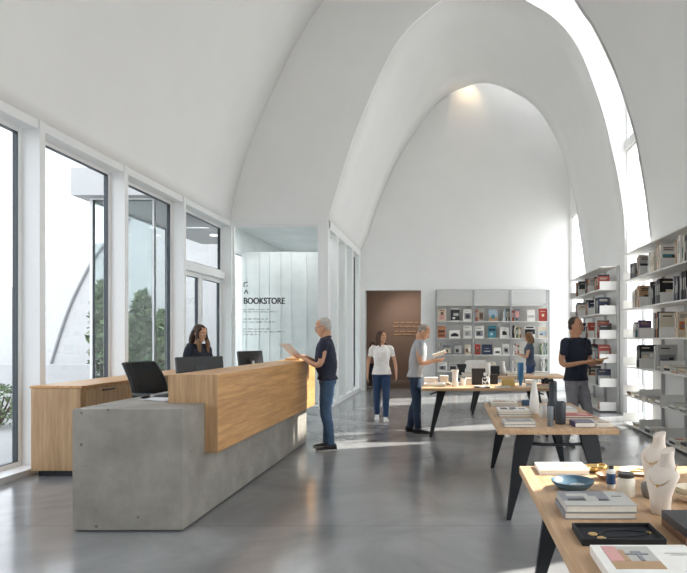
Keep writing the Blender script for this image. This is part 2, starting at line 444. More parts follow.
    for s in (-1, 1):
        sh, el, wr = arms[s]; q = g('sleeve', .62)
        if q <= 1: e = sh.lerp(el, q); mid = sh.lerp(el, q*.5); limb(top, [sh - Vector((s*.06, 0, -.005))*k, sh, mid, e], [.060*k, .064*k*(.9 if fem else 1), .060*k*(.9 if fem else 1), .058*k*(.88 if fem else 1)])
        else: e = el.lerp(wr, q - 1); limb(top, [sh - Vector((s*.06, 0, -.005))*k, sh, el, e], [.06*k, .062*k, .050*k, .036*k])
    tc_ = g('top_name', 't_shirt')
    to = remesh(top, tc_, plain(g('top'), .85, var=.06, scale=18), root, .009, 3, .005)
    if tc_ == 'polo_shirt':
        cb = MB(); cpt = (T(1.47) + Vector((0, -.012, 1.474))) * k
        cb.tube([cpt + Vector((.068*math.cos(a), .064*math.sin(a) - .0, .012 - .018*math.sin(a)))*k for a in [2*PI*q/24 + PI/2 + .2 for q in range(23)]], .012*k, 8, 1.5)
        cb.build('collar', plain(g('top'), .85, var=.06, scale=18), to, smooth=True)
    # trousers
    tr = MB(); tor(tr, [(.845,0,.12,.085),(.89,-.004,.162,.106),(.93,-.004,.160,.103),(.97,0,.148,.094)], .008)
    for s in (-1, 1):
        hip, kn, an = legs[s]; low = an + Vector((0, 0, -.015*k))
        limb(tr, [hip + Vector((0, 0, .02*k)), hip.lerp(kn, .5), kn, kn.lerp(low, .5) + Vector((0, -.012, .03))*k, low], [.096*k, .086*k, .068*k, .066*k, g('cuff', .054)*k])
    remesh(tr, g('bottom_name', 'jeans'), plain(g('bottom'), .85, var=.14, scale=9), root, .009, 3, .007, 11)
    for s in (-1, 1):
        hip, kn, an = legs[s]
        yaw = g('toe', .12) * -s + (g('yaw_r', 0) if s > 0 else g('yaw_l', 0))
        shoe('shoe', Vector((an.x, an.y, an.z - .088*k)), yaw, plain(g('shoe'), .6), plain(g('sole', 'e6e4e0'), .6), root, k, g('pitch_r', 0) if s > 0 else g('pitch_l', 0))
    return root, HM

# man in polo at the counter, facing it, sheets in his hands
person('man in navy polo and jeans reading white sheets at the oak counter', (-1.67, 7.84, 0), R(96), 1.77, dict(slim=1.12,
    hair='b9b4ab', hair_style='short', glasses=True, lean=.06, head_pitch=.30, head_fwd=.02, head_drop=.008, belly=.03, top='23263a', top_name='polo_shirt', hem=.93, sleeve=.72,
    bottom='46607d', shoe='2b2b2f', sole='d8d5d0',
    arm_r=((.235, .085, 1.135), (.115, .32, 1.235), (-.4, 1, .12), (-.5, -.1, .9), -1, .5), arm_l=((-.235, .085, 1.135), (-.115, .32, 1.235), (.4, 1, .12), (.5, -.1, .9), 1, .5),
    leg_r=((.10, .025, .50), (.12, .02, .09)), leg_l=((-.10, .02, .50), (-.12, -.05, .09))))
m = MB(); m.box(-.125, .125, -.0012, .0012, -.15, .15); m.box(-.124, .126, .0016, .0032, -.147, .153)
o = m.build('paper_sheets', plain('f1f0ee', .8), None, (-2.14, 7.80, 1.325)); o.rotation_euler = (R(-48), 0, R(140)); tag(o, 'white sheets held up by the man in the navy polo', 'paper')

# receptionist
person('woman in dark top with long brown hair standing behind the counter', (-3.52, 8.05, 0), R(-112), 1.68, dict(
    female=True, hair='3a2a20', hair_tip='7d5f42', hair_style='long', hair_len=.34, hair_fwd=.13, head_pitch=.30, head_fwd=.02, head_drop=.005, lean=.05, top='1f2430', top_name='blouse', sleeve=1.8, hem=.92, bottom='23252b', bottom_name='trousers', shoe='1b1b1d', sole='1b1b1d',
    arm_r=((.215, .03, 1.14), (.12, .27, 1.08), (-.3, 1, -.05), (0, 0, -1), -1, .3), arm_l=((-.215, .04, 1.14), (-.10, .26, 1.16), (.2, .8, .4), (.6, 0, -.6), 1, .6),
    leg_r=((.09, .02, .49), (.10, -.01, .09)), leg_l=((-.09, .02, .49), (-.10, -.01, .09))))

# woman walking towards us
person('woman in white t-shirt and jeans walking out of the doorway', (-1.27, 10.62, 0), R(188), 1.62, dict(
    female=True, hair='4a2f24', hair_style='long', hair_len=.10, head_yaw=-.75 + 1.55, head_pitch=.02, top='efece8', hem=.90, sleeve=.55, slim=1.06, bottom='2c4568', shoe='e5e2de', sole='efeeec',
    arm_r=((.265, -.05, 1.13), (.275, .03, .89), (.05, .25, -1), (-1, 0, 0), -1, .5), arm_l=((-.265, -.03, 1.13), (-.285, .10, .90), (-.05, .25, -1), (1, 0, 0), 1, .5),
    leg_r=((.09, -.01, .50), (.085, -.16, .115)), leg_l=((-.085, .10, .50), (-.075, .15, .09)), pitch_r=-.25, toe=.08))

# man reading at the crosswise table
person('man in grey t-shirt and jeans reading a book at the crosswise table', (-.57, 9.22, 0), R(-88), 1.74, dict(
    hair='8f867c', hair_style='cropped', lean=.15, slim=1.08, head_pitch=.62, head_fwd=.045, head_drop=.03, belly=.02, top='a5a7ab', hem=.89, sleeve=.66, bottom='27384f', shoe='303236', sole='3a3b3f',
    arm_r=((.235, .10, 1.13), (.10, .335, 1.15), (-.3, 1, .05), (-.45, -.1, .9), -1, .5), arm_l=((-.235, .10, 1.13), (-.10, .335, 1.15), (.3, 1, .05), (.45, -.1, .9), 1, .5),
    leg_r=((.10, .03, .50), (.11, .05, .09)), leg_l=((-.10, .01, .50), (-.11, -.08, .09))))
bk = thing('open_book', 'open white book held by the man in the grey t-shirt', 'book', (-.175, 9.235, 1.225), R(-88))
for s in (-1, 1):
    Tm = Matrix.Rotation(R(18), 4, 'X') @ Matrix.Rotation(R(-s*14), 4, 'Y')
    m = MB(); m.box(min(0, s*.15), max(0, s*.15), -.11, .11, .004, .016, Tm); m.build('pages', M_PAGE, bk)
    m = MB(); m.box(min(0, s*.154), max(0, s*.154), -.114, .114, 0, .003, Tm); m.build('cover', cm('white'), bk)

# man in dark t-shirt at the right shelves
person('man in dark navy t-shirt and grey trousers strolling beside the right shelves', (1.73, 8.02, 0), R(-146), 1.78, dict(slim=1.06,
    hair='3a3029', hair_style='short', lean=.0, head_pitch=.10, head_yaw=.30, skin=M_SKIN2, top='161d2e', hem=.90, sleeve=.62, bottom='77767a', bottom_name='trousers', shoe='55555a', sole='8d8b88',
    arm_r=((.255, .0, 1.13), (.10, .245, 1.155), (-.6, 1, .05), (-.6, -.2, .7), -1, .6), arm_l=((-.255, .02, 1.13), (-.12, .275, 1.16), (.1, 1, .05), (.8, -.1, .5), 1, .6),
    leg_r=((.095, .03, .50), (.10, -.10, .10)), leg_l=((-.095, .12, .50), (-.10, .20, .09)), pitch_r=-.12))
o = MB().box(-.07, .07, -.10, .10, 0, .02).build('small_book', cm('tan'), None, (1.985, 7.76, 1.20), bevel=.002); o.rotation_euler = (R(10), R(8), R(-136)); tag(o, 'small tan book held by the man in dark navy t-shirt', 'book')

# woman at the back bookcase
person('woman in grey-blue top and jeans reading in front of the back bookcase', (1.88, 13.7, 0), R(72), 1.63, dict(
    female=True, hair='7a5a3c', hair_style='long', hair_len=.05, head_pitch=.35, head_fwd=.02, head_drop=.01, lean=.06, top='4a5566', hem=.91, sleeve=.45, bottom='31466b', shoe='d8d5d0',
    arm_r=((.215, .06, 1.14), (.09, .27, 1.19), (-.3, 1, .2), (-.5, -.1, .9), -1, .5), arm_l=((-.215, .06, 1.14), (-.09, .27, 1.19), (.3, 1, .2), (.5, -.1, .9), 1, .5),
    leg_r=((.09, .02, .49), (.10, .0, .09)), leg_l=((-.09, .02, .49), (-.10, -.03, .09)), voxel=.009))
o = MB().box(-.08, .08, -.11, .11, 0, .018).build('small_book', cm('pale grey'), None, (1.60, 13.79, 1.24), bevel=.002); o.rotation_euler = (R(20), 0, R(72)); tag(o, 'small book held by the woman at the back bookcase', 'book')

# figure deep in the doorway
person('person with dark hair in the dim doorway, half hidden by the walking woman', (-2.42, 17.9, 0), R(170), 1.36, dict(
    female=True, hair='1f1a18', hair_style='long', hair_len=.04, top='b48a80', hem=.92, sleeve=.6, bottom='3a3b44', shoe='2b2b2f',
    arm_r=((.24, .0, 1.13), (.25, .05, .89), (0, .15, -1), (-1, 0, 0), -1, .4), arm_l=((-.24, .0, 1.13), (-.25, .05, .89), (0, .15, -1), (1, 0, 0), 1, .4),
    leg_r=((.09, .02, .50), (.10, -.01, .09)), leg_l=((-.09, .02, .50), (-.10, -.01, .09)), voxel=.01))
# ------------------------------------------------------------------ camera, sky, sun
cam_d = bpy.data.cameras.new('camera'); cam = bpy.data.objects.new('camera', cam_d); COL.objects.link(cam)
cam.location = (0, 0, EYE); cam.rotation_euler = (R(90), 0, 0)
cam_d.sensor_fit = 'HORIZONTAL'; cam_d.sensor_width = 36; cam_d.lens = F * 36 / 687
cam_d.shift_x = (343.5 - HX) / 687; cam_d.shift_y = (HY - 286.5) / 687
cam_d.clip_start = .05; cam_d.clip_end = 200
SC.camera = cam
SC.view_settings.view_transform = 'Standard'; SC.view_settings.look = 'None'
SC.view_settings.gamma = 1; SC.view_settings.use_curve_mapping = False
SC.view_settings.exposure = EXPO
SC.cycles.use_denoising = True
SC.cycles.max_bounces = 14; SC.cycles.diffuse_bounces = 8; SC.cycles.glossy_bounces = 4
SC.cycles.transparent_max_bounces = 16; SC.cycles.transmission_bounces = 6
SC.cycles.sample_clamp_indirect = 6; SC.cycles.caustics_reflective = False; SC.cycles.caustics_refractive = False

w = bpy.data.worlds.new('sky'); SC.world = w; w.use_nodes = True
nt = w.node_tree; nt.nodes.clear()
wo = nt.nodes.new('ShaderNodeOutputWorld'); bg = nt.nodes.new('ShaderNodeBackground')
tc = nt.nodes.new('ShaderNodeTexCoord'); sx = nt.nodes.new('ShaderNodeSeparateXYZ'); rp = nt.nodes.new('ShaderNodeValToRGB')
nt.links.new(tc.outputs['Generated'], sx.inputs[0]); nt.links.new(sx.outputs[2], rp.inputs[0])
rp.color_ramp.elements[0].position = 0; rp.color_ramp.elements[0].color = (.97, .97, .97, 1)
rp.color_ramp.elements[1].position = .8; rp.color_ramp.elements[1].color = (.86, .92, 1, 1)
nt.links.new(rp.outputs[0], bg.inputs[0]); bg.inputs[1].default_value = SKY
nt.links.new(bg.outputs[0], wo.inputs[0])

sun_d = bpy.data.lights.new('sun', 'SUN'); sun = bpy.data.objects.new('sun', sun_d); COL.objects.link(sun)
sun_d.energy = SUN; sun_d.angle = R(.9); sun_d.color = (1, .95, .87)
sdir = Vector((-1, -.42, -.95)).normalized()
sun.rotation_euler = sdir.to_track_quat('-Z', 'Y').to_euler(); sun.location = (12, 6, 10)

# ------------------------------------------------------------------ the room
XL, XG, XR = -4.62, -4.86, 3.40        # inner line of the left fins, left glass, right wall
YB, YS, YF = 16.6, 12.3, -2.6          # back wall, shop glass, wall behind the camera
ZH = 3.95                               # spring line of the vaults
struct(MB().box(-5.0, 3.6, YF, 20.9, -.15, 0).build('floor', floor_mat()))

def shell(rows, name, mat, thick=.12, c=None, mb=None):
    """A smooth surface through rows of points, given its thickness on the side away from c."""
    if mb is None:
        mb = MB(); mb.loft(rows, cap=False, closed=False)
    me = bpy.data.meshes.new(name); me.from_pydata([tuple(p) for p in mb.v], [], mb.f)
    c = Vector(c); s = 0
    for p in me.polygons: s += p.normal.dot((p.center - c).normalized())
    me.materials.append(mat)
    me.polygons.foreach_set('use_smooth', [True] * len(me.polygons))
    bm = bmesh.new(); bm.from_mesh(me); bmesh.ops.delete(bm, geom=[v for v in bm.verts if not v.link_faces], context='VERTS'); bm.to_mesh(me); bm.free()
    o = bpy.data.objects.new(name, me); COL.objects.link(o)
    md = o.modifiers.new('solid', 'SOLIDIFY'); md.thickness = thick; md.offset = 1 if s > 0 else -1
    return struct(o)

# rear vault: its far edge (against the back wall) and its near edge
E1 = [(358.5,253,YB),(366.5,238,YB),(378,204,YB),(396.8,162,YB),(423,120.6,YB),(446,96,YB),(462,87.5,16.3),(484,82.7,15.9),(510,90,15.5),(537,109,15.2),
      (559.5,147,15.0),(571.4,185.4,14.85),(577.3,214,14.78),(585,269,14.72)]
E2 = [(327.5,222,YS),(350.8,146.6,YS),(367.5,104.7,YS),(384,67,YS),(405,33.5,YS),(438.7,3.3,YS),(462,-9,12.2),(483,-13,12.1),(506,-8,12.0),(527,2.7,11.9),
      (554.4,20,11.75),(576,46,11.6),(592.5,84,11.5),(604.8,122,11.45),(612,153,11.4),(617,176,11.37),(622,206,11.35),(626,240,11.33)]
def wallwards(p):
    p.x = min(p.x, XR); return p
A1 = [wallwards(p) for p in catmull([at(*e) for e in E1], 56)]; A2 = [wallwards(p) for p in catmull([at(*e) for e in E2], 56)]
A1 += [Vector((XR, 14.72, 2)), Vector((XR, 14.72, 0))]; A2 += [Vector((XR, 11.33, 2)), Vector((XR, 11.33, 0))]
A1[0].x = A2[0].x = -2.62; A1[0].z = A2[0].z = ZH
rows = [[a.lerp(b, t / 5) for a, b in zip(A1, A2)] for t in range(6)]
shell(rows, 'ceiling_rear', M_PLASTER, .12, c=(.4, 14, 4))
# the face above the shop glass, between the rear vault and the taller front vault
cc = Vector((.4, 0, ZH))
outer = []
for p in A2[:56]:
    d = Vector((p.x - cc.x, 0, p.z - cc.z)); q = Vector((cc.x + d.x * 1.75, p.y, max(ZH, cc.z + d.z * 1.42)))
    if q.x > XR + .06: q.x = XR + .06
    if q.x < -5.2: q.x = -5.2
    outer.append(q)
mb = MB(); mb.loft([A2[:56], outer], cap=False, closed=False)
o = mb.build('wall_arch', M_PLASTER); md = o.modifiers.new('solid', 'SOLIDIFY'); md.thickness = .1; md.offset = 0
struct(o)
# front vault
E3 = [(-4.64,3.95),(-4.60,4.35),(-4.26,5.56),(-3.73,6.8),(-3.29,7.7),(-2.66,8.67),(-1.8,9.45),(-.75,9.8),(.25,9.5),(1.2,8.67),(1.75,7.85),(2.13,7.12),(2.42,6.7),(2.79,5.9),(3.02,5.2),(3.14,4.72),(3.27,3.95),(3.36,3.2)]
pf = catmull([Vector((x, 0, z)) for x, z in E3], 64)
# the right-hand edge stops short at y 9.8 and leaves a light well behind it
YW = 9.8
ks = next(i for i, p in enumerate(pf) if p.x > .55)
ys = (YF, -2.5, -.06, .06, 2.5, 4.08, 5.08, 7, YW, 10.6, 11.5, YS)
n = len(pf) + 1
mb = MB(); fs = []
for j in range(len(ys) - 1):
    for i in range(n - 1):
        if ys[j] >= YW and i >= ks: continue
        if ys[j] in (-2.5, .06, 4.08) and i > ks and (i == n - 2 or pf[i+1].z < 5.3): continue       # slot window
        fs.append((j*n + i, j*n + i + 1, (j+1)*n + i + 1, (j+1)*n + i))
mb.add([q for y in ys for q in [Vector((p.x, y, p.z)) for p in pf] + [Vector((XR, y, 2.4))]], fs)
shell(None, 'ceiling_front', M_PLASTER, .12, c=(-.7, 5, 3.5), mb=mb)
# light well: its sides above the front vault and above the slot window
zt = 11.9
struct(MB().box(.45, .55, YW, YS + .1, pf[ks].z - .3, zt).build('wall_well_left', M_PLASTER))
top = [(p.x, p.z + .0) for p in pf[ks:]]
poly = top + [(XR + .1, 3.2), (XR + .1, zt), (top[0][0], zt)]
struct(MB().prism(poly, YW - .1, YW - .02).build('wall_well_front', M_PLASTER))
# right wall with its slot windows: (y0, y1, z top)
WT = 5.16
def rwall(y0, y1, z0, z1, n, dx=0): return struct(MB().box(XR + dx, XR + .14 + dx, y0, y1, z0, z1).build(n, M_WHITE))
rwall(YF, -2.5, 0, WT, 'wall_right'); rwall(-.06, .06, 0, WT, 'wall_right_near'); rwall(2.5, 4.08, 0, WT, 'wall_right_bay'); rwall(5.08, 9.8, 0, WT, 'wall_right_shelves'); rwall(YF, 9.8, WT, WT + .6, 'wall_right_upper')
rwall(9.8, 11.33, 7.0, zt, 'wall_right_well'); rwall(9.8, 11.33, WT, 5.34, 'wall_right_band')
rwall(11.33, 12.5, WT, zt, 'wall_right_well_baffle', .08)  # unseen wall added to keep stray sun off the left vault
rwall(11.40, 14.65, 0, 3.6, 'wall_right_rear', .16)
rwall(14.72, YB, 4.93, zt, 'wall_right_slot')
rwall(16.5, YB, 0, 4.93, 'wall_right_corner')

def pane(n, axis, pos, a0, a1, z0, z1, gl=None, fw=.045, mull=(), dark=True, depth=.07):
    """A fixed window: white frame, dark gasket and pane."""
    mb = MB()
    def bx(m, u0, u1, w0, w1, d):
        if axis == 'X': m.box(pos - d/2, pos + d/2, u0, u1, w0, w1)
        else: m.box(u0, u1, pos - d/2, pos + d/2, w0, w1)
    bx(mb, a0, a0+fw, z0, z1, depth); bx(mb, a1-fw, a1, z0, z1, depth); bx(mb, a0+fw, a1-fw, z0, z0+fw, depth); bx(mb, a0+fw, a1-fw, z1-fw, z1, depth)
    for u in mull: bx(mb, u-.025, u+.025, z0+fw, z1-fw, depth)
    o = struct(mb.build('window_%d' % n, M_FRAME))
    if dark:
        g = MB(); e = fw; t = .009
        bx(g, a0+e, a0+e+t, z0+e, z1-e, depth*.8); bx(g, a1-e-t, a1-e, z0+e, z1-e, depth*.8); bx(g, a0+e+t, a1-e-t, z1-e-t, z1-e, depth*.8); bx(g, a0+e+t, a1-e-t, z0+e, z0+e+t, depth*.8)
        g.build('gasket', M_GASKET, o)
    p = MB(); bx(p, a0+fw, a1-fw, z0+fw, z1-fw, .012)
    p.build('pane', gl or M_GLASS, o)
    return o
pane(1, 'X', XR + .07, 9.8, 11.33, 0, WT, M_CLEAR, .04, (10.62,), False)
pane(24, 'X', XR + .07, 9.8, 11.33, 5.34, 7.0, M_CLEAR, .04, (), False)
pane(2, 'X', XR + .07, 14.72, 16.5, 0, 4.93, M_CLEAR, .04, (15.65,), False)
pane(25, 'X', XR + .07, -2.5, -.06, 0, WT, M_CLEAR, .04, (), False)
pane(26, 'X', XR + .07, .06, 2.5, 0, WT, M_CLEAR, .04, (), False)
pane(3, 'X', XR + .07, 4.08, 5.08, 0, WT, M_CLEAR, .04, (), False)
# skylights closing the two wells
struct(MB().box(.45, XR + .1, YW - .1, YS + .1, zt, zt + .03).build('window_4', M_SKYL))
# unseen light shaft added to dim the slot between the rear vault and the back wall, and its skylight
i0 = next(i for i, p in enumerate(A1) if p.y < YB - .02)
mb = MB(); mb.loft([A1[i0-1:56], [Vector((p.x, p.y, zt)) for p in A1[i0-1:56]]], cap=False, closed=False)
o = mb.build('wall_slot_baffle', M_PLASTER); md = o.modifiers.new('solid', 'SOLIDIFY'); md.thickness = .08; md.offset = 0; struct(o)
struct(MB().box(A1[i0-1].x - .1, XR + .14, 14.6, YB + .1, zt, zt + .03).build('window_27', M_SKYL))
# back wall with doorway
DX0, DX1, DZ = -2.46, -.86, 2.87
bw = MB()
bw.box(-5, DX0, YB, YB + .3, 0, zt); bw.box(DX1, XR + .14, YB, YB + .3, 0, zt); bw.box(DX0, DX1, YB, YB + .3, DZ, zt)
struct(bw.build('wall_back', M_PLASTER))
# room beyond the doorway
M_BROWN = plain('85746b', .8, var=.03, scale=2)
rb = MB(); rb.box(-4.4, .6, 20.6, 20.8, 0, 3.3); rb.box(-4.5, -4.4, YB + .3, 20.8, 0, 3.3); rb.box(.6, .7, YB + .3, 20.8, 0, 3.3)
struct(rb.build('wall_beyond', M_BROWN))
struct(MB().box(-4.5, .7, YB + .3, 20.8, 3.3, 3.4).build('ceiling_beyond', M_BROWN))
# lines of raised lettering on the brown wall, too small to read
ll = MB()
for py, x0, x1 in ((322.5, 394, 421), (326.5, 393, 421), (331.5, 395, 420), (334.5, 394, 421)):
    a, b = at(x0, py, 20.58), at(x1 + 6, py, 20.58)
    x = a.x
    while x < b.x:
        l = rnd.uniform(.1, .35); ll.box(x, min(x + l, b.x), 20.575, 20.6, a.z - .022, a.z + .022); x += l + .05
o = ll.build('wall_text', plain('b89a7c', .6)); tag(o, 'rows of small pale lettering on the brown wall beyond the doorway', 'lettering')
for nm, loc, e, sz in (('spot', (-1.9, 19.0, 3.2), 48, 95), ('spot', (-3.2, 18.6, 3.2), 26, 110), ('spot', (-.6, 18.2, 3.2), 26, 110)):  # first spot gives the warm glow; the others are fill added for brightness
    d = bpy.data.lights.new(nm, 'SPOT'); d.energy = e; d.spot_size = R(sz); d.spot_blend = .9; d.color = (1, .84, .70); d.shadow_soft_size = .08
    l = bpy.data.objects.new(nm, d); COL.objects.link(l); l.location = loc
    l.rotation_euler = (Vector((-1.3, 20.6, 1.7)) - Vector(loc)).to_track_quat('-Z', 'Y').to_euler()
# wall behind the camera
struct(MB().box(-5, XR + .14, YF - .2, YF, 0, zt).build('wall_front', plain('4a443e', .8, var=.03, scale=2)))

# left glass wall: window bays between deep white fins
FY = [-2.5, -.8, .95, 2.7, 4.6, 6.52, 8.22, 10.03]
fins = [(y, y + .09) for y in FY]
for i, (a, b) in enumerate(fins):
    struct(MB().box(XG - .03, XL, a, b, .06, ZH).build('trim_%d' % (i + 1), M_FRAME, bevel=.004))
struct(MB().box(XG - .1, XL - .02, YF, YS, ZH - .1, ZH + .06).build('trim_head', M_FRAME))
struct(MB().box(XG - .1, XL + .03, YF, YS, 0, .07).build('trim_sill', M_FRAME))
for i in range(len(FY) - 1):
    pane(5 + i, 'X', XG, fins[i][1], fins[i+1][0], .07, ZH - .1, M_GLASS, .05)
# door bay beside the shop glass: transom light, pair of glazed doors
pane(13, 'X', XG, 10.12, YS - .1, 2.87, ZH - .1, M_GLASS, .05)
struct(MB().box(XG - .06, XG + .1, 10.12, YS - .1, 2.74, 2.87).build('trim_door_head', M_FRAME))
for i, (a, b) in enumerate(((10.14, 11.16), (11.18, 12.19))):
    o = pane(14 + i, 'X', XG, a, b, .01, 2.74, M_GLASS, .09, dark=True); o.name = 'door_%d' % (i + 1)
    yh = b - .16 if i == 0 else a + .16
    MB().tube([(XG + .04, yh, 1.0), (XG + .09, yh, 1.0), (XG + .09, yh, 1.5), (XG + .04, yh, 1.5)], .012, 8).build('handle', M_ALU, o)
struct(MB().box(XG - .06, XL, YS - .1, YS + .1, 0, ZH).build('trim_corner', M_FRAME, bevel=.004))

# shop glass: front and side, with the lettering
struct(MB().box(XL, -2.62, YS - .06, YS + .06, ZH - .06, ZH + .05).build('trim_shop_head', M_FRAME))
o = pane(16, 'Y', YS, XL, -2.78, .05, ZH - .06, M_CLEAR, .035, dark=False)
def text(s, size, loc, mat, name, parent=None, rot=(R(90), 0, 0), ext=.001, align='LEFT', off=0):
    c = bpy.data.curves.new('t', 'FONT'); c.body = s; c.size = size; c.extrude = ext; c.offset = off; c.align_x = align
    t = bpy.data.objects.new('t', c); COL.objects.link(t)
    dg = bpy.context.evaluated_depsgraph_get(); dg.update()
    me = bpy.data.meshes.new_from_object(t.evaluated_get(dg)); bpy.data.objects.remove(t)
    me.materials.clear(); me.materials.append(mat)
    ob = bpy.data.objects.new(name, me); COL.objects.link(ob); ob.location = loc; ob.rotation_euler = rot
    if parent is not None: ob.parent = parent
    return ob
M_INK = plain('24282c', .6)
p = at(243.3, 303.8, YS - .012)
t = text('BOOKSTORE', .185, p, M_INK, 'lettering', o, ext=.002, off=.0035)
bm = bmesh.new(); bm.from_mesh(t.data)                               # heavier strokes
g2 = bmesh.ops.duplicate(bm, geom=bm.verts[:] + bm.edges[:] + bm.faces[:])
bmesh.ops.translate(bm, verts=[v for v in g2['geom'] if isinstance(v, bmesh.types.BMVert)], vec=(.0085, 0, .0004)); bm.to_mesh(t.data); bm.free()
bpy.context.view_layer.update()
w0 = t.dimensions.x
t.scale = ((at(284.6, 303, YS - .012).x - p.x) / w0, 1, 1)
lm = MB()
for py, x0, x1 in ((309.5,243.5,270),(311.8,243.5,277),(319,243.5,269),(322,243.5,275.5),(329,243.5,270),(331.8,243.5,284),(334.6,243.5,260)):
    a = at(x0, py, YS - .012); e = at(x1, py, YS - .012).x; x = a.x
    while x < e:
        for k in range(rnd.randint(2, 7)):
            h = rnd.choice((.022, .022, .034)); lm.box(x, x + .008, YS - .014, YS - .01, a.z - .011, a.z - .011 + h)
            if rnd.random() < .6: lm.box(x, x + .018, YS - .014, YS - .01, a.z - .011, a.z - .004)
            x += .024
            if x > e: break
        x += .022
lm.build('small_lettering', M_INK, o)
sg = MB()
def stroke(a, b, r=.011):
    pa, pb = at(*a, YS - .012), at(*b, YS - .012); sg.tube([pa, pb], r, 6)
stroke((244.2, 293.6), (246.2, 289.8)); stroke((246.2, 289.8), (248, 293.6)); stroke((244, 287), (244, 283)); stroke((244, 283), (247.5, 282.2)); stroke((246.5, 286.4), (247.6, 285.6))
sg.build('symbol', M_INK, o)
struct(MB().box(-2.79, -2.59, YS - .07, YS + .13, 0, ZH + .05).build('trim_shop_corner', M_FRAME, bevel=.004))
SYF = [YS + .13, 13.35, 14.35, 15.4, YB - .1]
struct(MB().box(-2.70, -2.59, YS, YB, ZH - .12, ZH + .06).build('trim_shop_side_head', M_FRAME))
struct(MB().box(-2.70, -2.58, YS, YB, 0, .1).build('trim_shop_side_sill', M_FRAME))
for i in range(4):
    pane(17 + i, 'X', -2.76, SYF[i] + (.1 if i else 0), SYF[i+1], .1, ZH - .12, M_CLEAR, .04, dark=True)
    if i: struct(MB().box(-2.80, -2.60, SYF[i] - .14, SYF[i] + .1, .1, ZH - .1).build('trim_shop_fin_%d' % i, M_FRAME, bevel=.004))
struct(MB().box(-2.80, -2.60, YB - .14, YB, .1, ZH - .1).build('trim_shop_fin_4', M_FRAME))
# inside the glazed shop: board-marked concrete wall, lower ceiling, left glazing
bm_ = MB(); x = -4.75
bm_.box(-4.84, -2.9, 13.4, 13.6, 0, 3.49)
while x < -2.95:
    bm_.box(x, x + .012, 13.385, 13.4, 0, 3.49); x += rnd.uniform(.22, .42)
struct(bm_.build('wall_shop_inner', M_CONCW))
struct(MB().box(-4.9, -2.66, YS + .06, YB, 3.98, 4.1).build('ceiling_shop', M_CONCW))
pane(21, 'X', XG, YS + .1, YB, .05, 3.45, M_CLEAR, .05)
struct(MB().box(XG - .05, XG + .05, YS + .1, YB, 3.45, 4.0).build('wall_shop_band', M_CONCW))
d = bpy.data.lights.new('shop_fill', 'AREA'); d.energy = 7; d.shape = 'RECTANGLE'; d.size = 1.4; d.size_y = .4  # unseen fill light added to brighten the shop behind its glass
l = bpy.data.objects.new('shop_fill', d); COL.objects.link(l); l.location = (-3.7, 12.75, 3.95)
# small warm lamp tucked behind the edge of the rear vault
d = bpy.data.lights.new('vault_lamp', 'SPOT'); d.energy = 17; d.color = (1, .72, .40); d.spot_size = R(95); d.spot_blend = 1; d.shadow_soft_size = .06
l = bpy.data.objects.new('vault_lamp', d); COL.objects.link(l); q = at(470, 80, 16.35); l.location = (q.x, 16.2, q.z + .12)
l.rotation_euler = (Vector((q.x - .1, 16.6, q.z - .7)) - l.location).to_track_quat('-Z', 'Y').to_euler()

# ------------------------------------------------------------------ outside
M_OUT = plain('c6c6c6', .9, var=.02, scale=.4)
M_PAVE = plain('b0afad', .9, var=.03, scale=1)
struct(MB().box(-60, -5.0, -20, 60, -.12, -.02).build('ground', M_PAVE))
struct(MB().box(3.6, 40, -20, 60, -.12, -.02).build('ground_right', M_PAVE))
# glazed porch outside the doors
pr = MB(); pr.box(-6.2, XG - .06, 9.45, 14.4, 3.83, 4.28)
pr.cur = 0
struct(pr.build('roof_porch', M_OUT))
pane(22, 'Y', 9.7, -6.0, -4.95, 0, 3.83, M_GLASSG, .025)
pane(23, 'X', -6.02, 9.72, 12.3, 0, 3.83, M_GLASSG, .025)
q = on(214, 235, 3.83)
dn = MB().lathe([(.0001, 3.815), (.07, 3.815), (.085, 3.822), (.085, 3.829), (.0001, 3.829)], 20, (q.x, q.y, 0))
m_, nt_, b_ = new_mat('lamp_glow'); b_.inputs['Emission Color'].default_value = (1, .96, .9, 1); b_.inputs['Emission Strength'].default_value = 5
tag(dn.build('ceiling_lamp', m_), 'small round lamp in the porch soffit, seen through the window above the doors', 'lamp')
# white shell of the neighbouring building, its edge a long curve
def shell_out(name, px, Y, depth, base):
    pts = catmull([at(a, b, Y) for a, b in px], 40)
    rings = [[Vector((p.x, Y, -.1)), Vector((p.x, Y + depth, -.1)), Vector((p.x, Y + depth, p.z)), Vector((p.x, Y, p.z))] for p in pts]
    return struct(MB().loft(rings).build(name, M_OUT))
shell_out('wall_shell', [(41, 400), (46, 382), (53, 357), (61, 331), (70, 306), (80, 284), (92, 262), (108, 240), (130, 218), (165, 198), (205, 190), (250, 200)], 19, 6, None)
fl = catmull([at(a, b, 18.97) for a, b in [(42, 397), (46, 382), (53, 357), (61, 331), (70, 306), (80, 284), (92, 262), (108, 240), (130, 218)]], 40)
struct(MB().tube(fl, .045, 8).build('trim_shadow_line', plain('8d8f92', .5), smooth=True))  # grey tube added along the shell's curved edge as its shadow line
shell_out('wall_shell_far', [(-60, 345), (-30, 318), (0, 298), (12, 287), (24, 277), (40, 262), (60, 250), (80, 246), (120, 240)], 26, 6, None)
struct(MB().box(-15, -8.2, 13.2, 13.4, -.02, .9).build('wall_garden', M_OUT))
M_LEAF = [plain(c, .8, var=.3, scale=12) for c in ('5f7350', '75875f', '8b9a72')]
